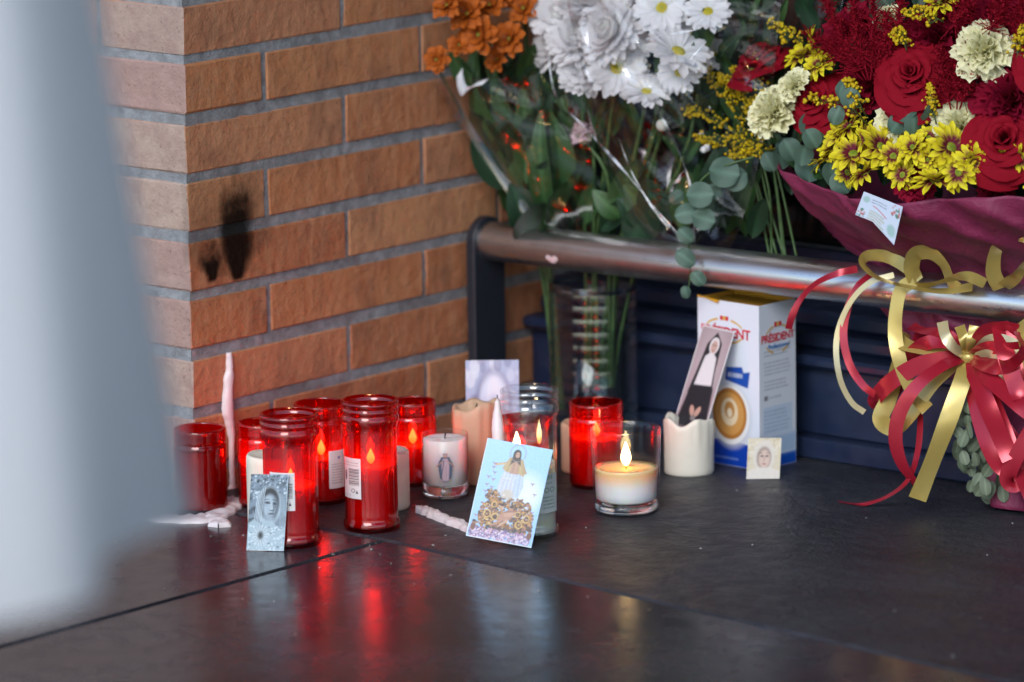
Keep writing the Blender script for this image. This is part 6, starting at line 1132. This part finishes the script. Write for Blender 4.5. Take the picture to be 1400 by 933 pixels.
def whc(u, t): return mix3((.76, .80, .76), (.90, .90, .92), sm(.0, .3, t))
WD = [daisy_mesh(s, [(19, .82, .10), (17, .72, .34)], whc, None, .22, .115, .08, .07, nv=6).mesh('petals', M_PETALW) for s in (11, 12)]
WDC = centre_mesh(.21, (.45, .48, .04), (.62, .50, .03)).mesh('centre', M_PETAL)
WMC = centre_mesh(.30, (.80, .82, .74), (.84, .85, .84), zz=.28, n=60, hgt=.6).mesh('centre', M_PETALW)
WM = [daisy_mesh(s, [(22, .86, -.05), (22, .82, .25), (20, .74, .52), (17, .64, .80), (13, .54, 1.05), (8, .46, 1.3), (7, .34, 1.45), (5, .22, 1.5)], whc, None, .16, .105, -.25, .12, nv=6).mesh('petals', M_PETALW) for s in (13, 14, 15)]
def orc(u, t): return mix3((.24, .045, .006), (.50, .125, .014), sm(.1, .9, t))
OR = [daisy_mesh(s, [(8, .92, .10), (7, .78, .42), (6, .55, .85)], orc, None, .16, .235, .15, .25, .6, nu=4).mesh('petals', M_PETAL) for s in (16, 17)]
ORC = centre_mesh(.16, (.20, .28, .04), (.30, .25, .03)).mesh('centre', M_PETAL)
def leaf_mesh(name, mat, wid=.5, fold=.25, curl=.2, rnd=False, wave=.0, nu=6, nv=10):
    """along +Y, unit length, normal +Z"""
    g = G()
    def P(a, t):
        u = 2 * a - 1
        w = (math.sqrt(max(0, 1 - (2 * t - 1) ** 2)) if rnd else math.sin(math.pi * min(1, t) ** .8) ** .85) * wid * .5
        return (u * w, t, fold * abs(u) * w - curl * (t - .5) ** 2 + wave * math.sin(9 * t + 2 * u) * abs(u))
    g.grid(P, nu, nv, colfn=lambda a, t: (1.5,) * 3 if abs(a - .5) < .01 else (1., 1., 1.)); return g.mesh(name, mat)
LEAF = [leaf_mesh('leaf', M_LEAF, .34, .35, .5, wave=.015), leaf_mesh('leaf', M_LEAF, .42, .25, -.3, wave=.02)]
DLEAF = [leaf_mesh('leaf', M_DLEAF, .34, .35, .5, wave=.015), leaf_mesh('leaf', M_DLEAF, .42, .25, -.3, wave=.02)]
EUC = [leaf_mesh('leaf', M_EUC, .92, .22, .35, True, .02), leaf_mesh('leaf', M_EUC, .80, -.18, .45, True, .03), leaf_mesh('leaf', M_EUC, .98, .1, -.3, True, .03)]
EUCD = [leaf_mesh('leaf', M_EUCD, .75, .15, .3, True), leaf_mesh('leaf', M_EUCD, .66, -.15, .35, True)]
rf = random.Random(21)
TOCAM = Vector((.63, -.75, .22)).normalized()
def face_quat(d, spin): return Vector(d).to_track_quat('Z', 'Y') @ Quaternion((0, 0, 1), spin)
def leaf_at(parent, meshes, base, tip, face=None, width=None, name='leaf'):
    b, t = Vector(base), Vector(tip); d = t - b; L_ = d.length; y = d.normalized(); fz = (Vector(face) if face is not None else TOCAM + Vector([rf.uniform(-.7, .7) for _ in range(3)]))
    x = y.cross(fz).normalized(); z = x.cross(y); M = Matrix((x, y, z)).transposed(); me = rf.choice(meshes)
    return link(name, me, parent, b, M.to_quaternion(), (L_ * (1 if width is None else width / L_ / .36), L_, L_))
def bloom_dir(p, c, k=.8): return ((Vector(p) - Vector(c)).normalized() * k + TOCAM * (1 - k * .5)).normalized()
def stems_obj(parent, paths, r, mat=None, name='stem', n=7):
    for p_ in paths:
        g = G(); g.tube(spline(p_, 14), r, n); obj(name, g, mat or M_STEM, parent)

# ---------------------------------------------------------------- the large red and yellow bouquet
bq = thing('bouquet', 'large bouquet of red roses, cream carnations and yellow daisies in burgundy paper with ribbons', 'bouquet')
BC = (.69, .62, .20)
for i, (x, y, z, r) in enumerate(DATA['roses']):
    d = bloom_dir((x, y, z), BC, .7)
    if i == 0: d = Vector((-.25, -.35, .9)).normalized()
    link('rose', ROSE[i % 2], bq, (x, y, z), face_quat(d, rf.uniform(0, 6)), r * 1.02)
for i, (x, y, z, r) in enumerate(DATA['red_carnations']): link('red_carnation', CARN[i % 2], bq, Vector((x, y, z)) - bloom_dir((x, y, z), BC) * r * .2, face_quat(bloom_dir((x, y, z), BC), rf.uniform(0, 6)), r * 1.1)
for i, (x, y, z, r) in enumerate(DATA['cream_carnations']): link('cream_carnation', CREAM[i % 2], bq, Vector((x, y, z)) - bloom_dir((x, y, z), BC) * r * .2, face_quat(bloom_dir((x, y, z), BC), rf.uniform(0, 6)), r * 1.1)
def daisy(parent, name, pm, cm, p, r, d, spin):
    o = link(name, None, parent, p, face_quat(d, spin), r) if False else link(name, pm, parent, p, face_quat(d, spin), r)
    link('centre', cm, o); return o
for i, (x, y, z, r) in enumerate(DATA['bicolor_daisies']):
    d = (bloom_dir((x, y, z), BC) + Vector([rf.uniform(-.8, .8) for _ in range(3)])).normalized(); daisy(bq, 'bicolor_daisy', BIC[i % 3], BICC, (x, y, z), r * rf.uniform(.95, 1.25), d, rf.uniform(0, 6))
def sprig_balls(parent, paths, name, mat, col, r0, branch=9, blen=.016, ball=True, dens=1., seed=1):
    r = random.Random(seed)
    for p_ in paths:
        g = G(); sp = spline(p_, 16); g.tube(sp, .0009, 5, mi=0, r1=.0004, col=col[0])
        for i in range(2, 16):
            k = 1 - .75 * i / 15
            for b in range(int(branch * dens)):
                d = Vector([r.gauss(0, 1) for _ in range(3)]).normalized() + (sp[i] - sp[i - 1]).normalized() * .8; d.normalize(); ln = blen * (k + .25) * r.uniform(.4, 1.1); a = sp[i]
                q1 = a + d * ln
                if ball:
                    g.tube([a, q1], .00035, 3, mi=0)
                    for _ in range(r.randrange(1, 3)): g.ball(q1 + Vector([r.uniform(-.0018, .0018) for _ in range(3)]), r0 * r.uniform(.7, 1.25), mix3(col[0], col[1], r.random()), 1, 1)
                else:
                    cc = mix3(col[0], col[1], r.random()); g.tube([a, q1], .0004, 3, mi=1, col=cc)
                    for t in (.35, .55, .75, .92, 1.):
                        dd = Vector([r.gauss(0, 1) for _ in range(3)]).normalized() * r0; c_ = a + d * ln * t; e_ = dd.cross(d).normalized() * r0 * .5
                        g.add([c_ - e_, c_ + dd, c_ + e_, c_ - dd * .6], [(0, 1, 2), (0, 2, 3)], cc, 1)
        obj(name, g, [M_STEM if ball else mat, mat], parent)
sprig_balls(bq, DATA['solidago'][:7], 'goldenrod_sprig', M_PETAL, ((.62, .40, .008), (.74, .58, .015)), .0017, 7, .0105, seed=2)
sprig_balls(bq, DATA['solidago'][7:], 'goldenrod_sprig', M_PETAL, ((.62, .40, .01), (.72, .56, .02)), .0019, 4, .011, seed=3)
sprig_balls(bq, DATA['astilbe'], 'astilbe_plume', M_VELVET, ((.20, .004, .014), (.36, .010, .026)), .0016, 20, .020, ball=False, seed=4)
for i, (x, y, z, r) in enumerate(DATA['eucalyptus_small']):
    c_ = Vector((x, y, z)); a = rf.uniform(-.9, .9); up = Vector((math.sin(a) * .8, math.sin(a) * .6, math.cos(a))); leaf_at(bq, EUC, c_ - up * r, c_ + up * r)
for i, (x, y, z, r) in enumerate(DATA['filler']):
    c_ = Vector((x, y + .01, z)) + Vector([rf.uniform(-.012, .012) for _ in range(3)]); up = Vector((rf.uniform(-.8, .8), rf.uniform(-.5, .2), 1)).normalized(); leaf_at(bq, DLEAF, c_ - up * r, c_ + up * r)
for i, (x, y, z, r) in enumerate(DATA['flank']):
    c_ = Vector((x, y, z)); up = Vector((rf.uniform(-.9, .9), rf.uniform(-.6, .3), rf.uniform(.2, 1))).normalized(); leaf_at(bq, LEAF if i % 3 else EUC, c_ - up * r, c_ + up * r)
# paper cone
def paper_pt(th, t):
    """th 0..pi from the left end round the front to the right end, t 0 at the tie, 1 at the rim"""
    hw = [(.0, .045), (.13, .095), (.29, .132), (.40, .150), (.49, .165), (.60, .210), (.78, .255), (1., .285)]
    for (a, b), (c_, d) in zip(hw, hw[1:]):
        if a <= t <= c_: w_ = b + (d - b) * (t - a) / (c_ - a); break
    f = .012 + .012 * sm(0, .35, t) + .105 * sm(.48, 1., t)
    z = .122 + .216 * t + .010 * math.sin(th * 3 + 1) * t * t; fold = .011 * (.25 + t ** .7) * (1 - t * .35) * (abs(math.sin(th * 5.3 + 1.2 * math.sin(t * 3))) - .5) + .005 * (1 - t) * math.sin(th * 21) + .022 * (.5 - abs(nz(th * 3.2 + t * 2, t * 3.5, 2))) + .014 * (.4 - abs(nz(th * 7 + t * 5, t * 5, 5))) + .002 * nz(th * 16, t * 16, 9)
    cx, cy = .666 + .012 * t, .500 - .012 * t
    return Vector((cx - (w_ + fold) * math.cos(th), cy - (f + fold * .8) * math.sin(th) ** 1.25 + .05 * t * (1 - math.sin(th)), z + .004 * nz(th * 9, 1.7) * t))
g = G(); g.grid(lambda a, b: paper_pt(math.pi * a, b), 150, 56)
mp = N('burgundy_wrapping_paper'); q = mp.pos(); mp.set(Base_Color=mp.mix(mp.noise(q, 30, 4), (.150, .015, .050), (.195, .024, .068)), Roughness=.52, Specular_IOR_Level=.35, Normal=mp.bump(mp.noise(q, 55, 5, .6, .8), .45, .006)); M_PAPER = mp.mat
po_ = obj('wrapping_paper', g, M_PAPER, bq); so = po_.modifiers.new('thick', 'SOLIDIFY'); so.thickness = .0006
# back sheet of the cone
g = G(); g.grid(lambda a, b: (lambda P: Vector((P.x, .505 + .055 * b - .012 * math.sin(math.pi * a), P.z + .05 * b * math.sin(math.pi * a))))(paper_pt(math.pi * a, b)), 60, 24)
po_ = obj('wrapping_paper', g, M_PAPER, bq); so = po_.modifiers.new('thick', 'SOLIDIFY'); so.thickness = .0006
# skirt below the tie
def skirt_pt(a, t):
    th = math.pi * (-.15 + 1.3 * a); w_ = .016 + .130 * t ** .9; fold = .007 * t * math.sin(th * 9 + 1) + .003 * nz(th * 6, t * 6, 8)
    return Vector((.672 + .125 * t - (w_ * .78 + fold) * math.cos(th), .492 - .010 * t - (.010 + .042 * t + fold) * math.sin(th), .150 - .1465 * t))
g = G(); g.grid(skirt_pt, 70, 30); po_ = obj('paper_skirt', g, M_PAPER, bq); so = po_.modifiers.new('thick', 'SOLIDIFY'); so.thickness = .0006
# ribbons
def mk_ribbon(name, col, var):
    m = N(name); c = m.mix(m.noise(m.objco(), 18, 2), col, var); m.set(Base_Color=c, Roughness=.27, Metallic=.35, Specular_IOR_Level=.8, Normal=m.bump(m.noise(m.objco(), 900, 2), .08, .0004)); tl = m.new('BsdfTranslucent'); m.L(c, tl.inputs[0]); m.shader(m.mixsh(.22, m.bsdf.outputs[0], tl.outputs[0])); return m.mat
RIB = dict(gold=mk_ribbon('gold_satin', (.60, .49, .17), (.46, .32, .06)), red=mk_ribbon('red_satin', (.52, .022, .05), (.36, .010, .025)), cream=mk_ribbon('cream_satin', (.70, .63, .40), (.60, .50, .25)))
kn = Vector(DATA['knot'])
for colr, wd_, a0, a1, pts in DATA['ribbons']:
    g = G(); n = 40; sp = spline(pts, n); ed = []
    for i, q in enumerate(sp):
        t = (sp[min(i + 1, n - 1)] - sp[max(i - 1, 0)]).normalized(); k = i / (n - 1)
        sd = t.cross(TOCAM).normalized(); sd = Quaternion(t, R(a0 + (a1 - a0) * k + 24 * math.sin(k * 6 + a0))) @ sd
        pinch = .35 + .65 * sm(0, .12, k) if (sp[0] - kn).length < .02 else 1.
        ed.append([q + sd * wd_ * .5 * pinch * s_ for s_ in (-1, -.5, 0, .5, 1)])
    g.v = [tuple(p_) for e_ in ed for p_ in e_]; g.c = [(1, 1, 1)] * len(g.v); g.f = [(i * 5 + j, i * 5 + j + 1, (i + 1) * 5 + j + 1, (i + 1) * 5 + j) for i in range(n - 1) for j in range(4)]; g.m = [0] * len(g.f)
    g.v = [(x, y, max(z, .0012)) for x, y, z in g.v]
    o = obj('ribbon', g, RIB[colr], bq)
g = G(); g.ball(kn, .010, sub=2); g.v = [(x, y, kn.z + (z - kn.z) * .8) for x, y, z in g.v]; obj('ribbon_knot', g, RIB['gold'], bq)
# stems and dusty foliage under the tie
stems_obj(bq, [[(.668 + .004 * i, .492, .16), (.676 + .007 * i, .480, .08), (.690 + .011 * i, .462 + .004 * (i % 3), .004)] for i in range(7)], .0028)
for i, (x, y, z, r) in enumerate(DATA['foot_leaves']):
    c_ = Vector((x, y, max(z, r * .9))); dn = Vector((rf.uniform(-.7, .9), rf.uniform(-.7, .4), -1)).normalized(); leaf_at(bq, EUCD, c_ - dn * r, c_ + dn * r)
# gift tag on the paper
tp_ = [Vector(q) for q in DATA['gift_tag']]
p = Pic(60, 40, 1., lin('#c9d6ea')); p.ell(8, 30, 5, 5, lin('#8fb7b0'), .8, 3).ell(52, 10, 6, 6, lin('#8fb7b0'), .8, 3).dots(16, 2, 2, 14, 14, .8, 2, [lin('#3d7a63'), lin('#c05a5a')], .9, 3).dots(16, 46, 26, 58, 38, .8, 2, [lin('#3d7a63'), lin('#c05a5a')], .9, 5).textlines(16, 32, 44, 2, 4, 1.6, (.1, .12, .2), .8, 4).textlines(18, 14, 44, 4, 4, 2., lin('#9a9a4a'), .8, 6).line(20, 24, 42, 18, 1.2, lin('#c04848'))
A_, B_, C_ = tp_[0], tp_[1], tp_[4]; eU, eV = B_ - A_, A_ - C_
g = G(); paint(g, p, lambda u, v: C_ + eU * u + eV * v + Vector((0, 0, -.014 * max(0, u - .45) * (1 - v) * 2)), th=0)
o = obj('gift_tag', g, M_PRINT, bq); so = o.modifiers.new('thick', 'SOLIDIFY'); so.thickness = .0005; so.offset = -1

# ---------------------------------------------------------------- white chrysanthemums in cellophane
wb = thing('bouquet', 'bouquet of white chrysanthemums and daisies wrapped in clear cellophane', 'bouquet')
WC = (.24, .58, .28)
for i, (x, y, z, r) in enumerate(DATA['white_mums']):
    o = link('chrysanthemum', WM[i % 3], wb, (x, y, z), face_quat((bloom_dir((x, y, z), WC, .6) + Vector([rf.uniform(-.3, .3) for _ in range(3)])).normalized(), rf.uniform(0, 6)), r * 1.32); link('centre', WMC, o)
for i, (x, y, z, r) in enumerate(DATA['white_daisies']):
    d = [Vector((.6, -.65, .42)), Vector((.55, -.15, .85)), Vector((.3, -.35, .9))][i] if i < 3 else bloom_dir((x, y, z), WC, .6) + Vector([rf.uniform(-.3, .3) for _ in range(3)])
    daisy(wb, 'white_daisy', WD[i % 2], WDC, (x, y, z), r * 1.2, d.normalized(), rf.uniform(0, 6))
x, y, z, r = DATA['pink_rose'][0]
PR = rose_mesh(31, (.72, .50, .56), (.68, .66, .52), 16).mesh('pink_rose', M_PETAL); link('pink_rose', PR, wb, (x, y, z), face_quat((-.35, -.2, .9), 1), (r * .8, r * .8, r * 1.25))
x, y, z, r = DATA['bud'][0]; g = G(); g.lathe([(0, -r), (r * .7, -r * .7), (r, 0), (r * .8, r * .7), (.3 * r, r), (0, r)], 12); g.c = [(.7, .74, .66)] * len(g.v); obj('flower_bud', g, M_PETALW, wb, loc=(x, y, z))
stems_obj(wb, DATA['white_stems'], .0022)
for b, t, w_ in DATA['white_leaves']: leaf_at(wb, LEAF if rf.random() < .45 else DLEAF, b, t, None, w_)
def cello(parent, rows, nu, nv, amp, seed, name='cellophane'):
    """rows of control points, bottom to top"""
    sp = [spline(r_, nu + 1) for r_ in rows]; colsp = [spline([s_[i] for s_ in sp], nv + 1) for i in range(nu + 1)]
    def P(a, b):
        i, j = int(round(a * nu)), int(round(b * nv)); q = colsp[i][j]
        w_ = amp * (nz(q.x * 26, q.z * 9, seed) + .9 * (.35 - abs(nz(q.x * 34 + q.z * 30, q.z * 16 - q.x * 9, seed + 3)))) * (.4 + b); return q + TOCAM * w_
    g = G(); g.grid(P, nu, nv)
    for i in (0, nu): g.tube([P(i / nu, j / nv) + Vector((0, 0, .0003)) for j in range(nv + 1)], .0007, 5)          # rolled side edges
    return obj(name, g, M_CELLO, parent)
cello(wb, [[(.262, .500, .190), (.272, .4945, .190), (.285, .4945, .190), (.300, .505, .190)], [(.190, .50, .262), (.235, .446, .262), (.295, .442, .262), (.350, .49, .262)], [(.125, .50, .375), (.20, .425, .365), (.30, .415, .370), (.385, .49, .375)], [(.085, .50, .50), (.17, .42, .50), (.30, .40, .505), (.41, .48, .50)]], 90, 70, .012, 1)
cello(wb, [[(.255, .515, .190), (.275, .525, .190), (.300, .520, .190)], [(.200, .54, .262), (.28, .565, .262), (.345, .54, .262)], [(.10, .56, .40), (.25, .62, .42), (.40, .56, .40)], [(.08, .58, .53), (.25, .66, .55), (.43, .58, .53)]], 40, 30, .008, 4)
GLINTS_W = [DATA['folds_glints'][i] for i in (0, 1, 2, 3, 5)]; CREASES_O = DATA['folds_glints'][6:7]
for pr, pp in ((wb, GLINTS_W),):
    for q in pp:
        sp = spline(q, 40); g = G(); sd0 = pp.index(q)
        for i, c_ in enumerate(sp):          # film highlight painted as a pale strip: flat, of uneven width, tapering out at both ends
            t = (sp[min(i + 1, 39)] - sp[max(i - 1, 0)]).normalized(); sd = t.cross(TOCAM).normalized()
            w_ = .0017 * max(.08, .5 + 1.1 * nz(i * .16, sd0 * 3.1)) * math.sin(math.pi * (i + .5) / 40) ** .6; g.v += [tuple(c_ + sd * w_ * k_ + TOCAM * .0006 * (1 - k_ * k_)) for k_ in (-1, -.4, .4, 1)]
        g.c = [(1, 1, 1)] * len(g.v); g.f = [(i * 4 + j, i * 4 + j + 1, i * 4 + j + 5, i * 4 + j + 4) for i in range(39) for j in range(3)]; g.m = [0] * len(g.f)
        obj('fold_glint_strip', g, M_GLINT, pr)
eu = obj('eucalyptus_sprig', (lambda g: (g.tube(spline(DATA['sprig'], 30), .0012, 6, r1=.0007), g)[1])(G()), M_STEM, wb)
for x, y, z, r in DATA['sprig_leaves']:
    c_ = Vector((x, y, z)); a = rf.uniform(-2.6, 2.6); up = Vector((math.cos(a) * .76, math.cos(a) * .64, math.sin(a) * .7)); leaf_at(eu, EUC, c_ - up * r, c_ + up * r, TOCAM + Vector([rf.uniform(-.35, .35) for _ in range(3)]))
stems_obj(wb, DATA['green_stems'], .0013)

# ---------------------------------------------------------------- orange flowers by the pillar
ob_ = thing('bouquet', 'bouquet of orange flowers with dark leaves in clear wrap against the brick pillar', 'bouquet')
for i, (x, y, z, r) in enumerate(DATA['orange_blooms']):
    daisy(ob_, 'orange_flower', OR[i % 2], ORC, (max(x, r * .9), y, z), r * .88, (bloom_dir((x, y, z), (.13, .6, .25), .6) + Vector([rf.uniform(-.3, .3) for _ in range(3)])).normalized(), rf.uniform(0, 6))
stems_obj(ob_, DATA['orange_stems'], .0022)
for b, t, w_ in DATA['orange_leaves']: leaf_at(ob_, LEAF if rf.random() < .35 else DLEAF, b, t, None, w_)
cello(ob_, [[(.086, .500, .190), (.095, .4955, .185), (.110, .500, .185)], [(.070, .475, .240), (.105, .450, .240), (.150, .480, .240)], [(.022, .435, .318), (.085, .410, .330), (.165, .460, .330)], [(.012, .375, .400), (.06, .365, .405), (.165, .44, .41)]], 40, 36, .006, 7)
for q in CREASES_O:
    sp = spline(q, 30); g = G()
    for i, c_ in enumerate(sp):
        t = (sp[min(i + 1, 29)] - sp[max(i - 1, 0)]).normalized(); sd = t.cross(TOCAM).normalized()
        w_ = .0048 * (1 + .25 * nz(i * .4, 3)); g.v += [tuple(c_ + sd * w_ * k_ + TOCAM * .0012 * (1 - k_ * k_)) for k_ in (-1, -.4, .4, 1)]
    g.c = [(1, 1, 1)] * len(g.v); g.f = [(i * 4 + j, i * 4 + j + 1, i * 4 + j + 5, i * 4 + j + 4) for i in range(29) for j in range(3)]; g.m = [0] * len(g.f)
    obj('fold_glint_strip', g, M_BAND, ob_)
g = G(); sp = spline([(.0205, .415, .402), (.024, .412, .392), (.030, .412, .382), (.042, .415, .390), (.055, .418, .394)], 16); ed = []
for i, q in enumerate(sp):
    for s_ in (-1, 0, 1): g.v.append(tuple(q + Vector((.004 * s_ * .5, .003 * s_, .005 * s_ * (1 if i < 9 else .6)))))
g.c = [(1, 1, 1)] * len(g.v); g.f = [(i * 3 + j, i * 3 + j + 1, (i + 1) * 3 + j + 1, (i + 1) * 3 + j) for i in range(15) for j in range(2)]; g.m = [0] * len(g.f)
o = obj('white_ribbon', g, simple('white_satin', (.7, .72, .76), .35), ob_); so = o.modifiers.new('thick', 'SOLIDIFY'); so.thickness = .0004
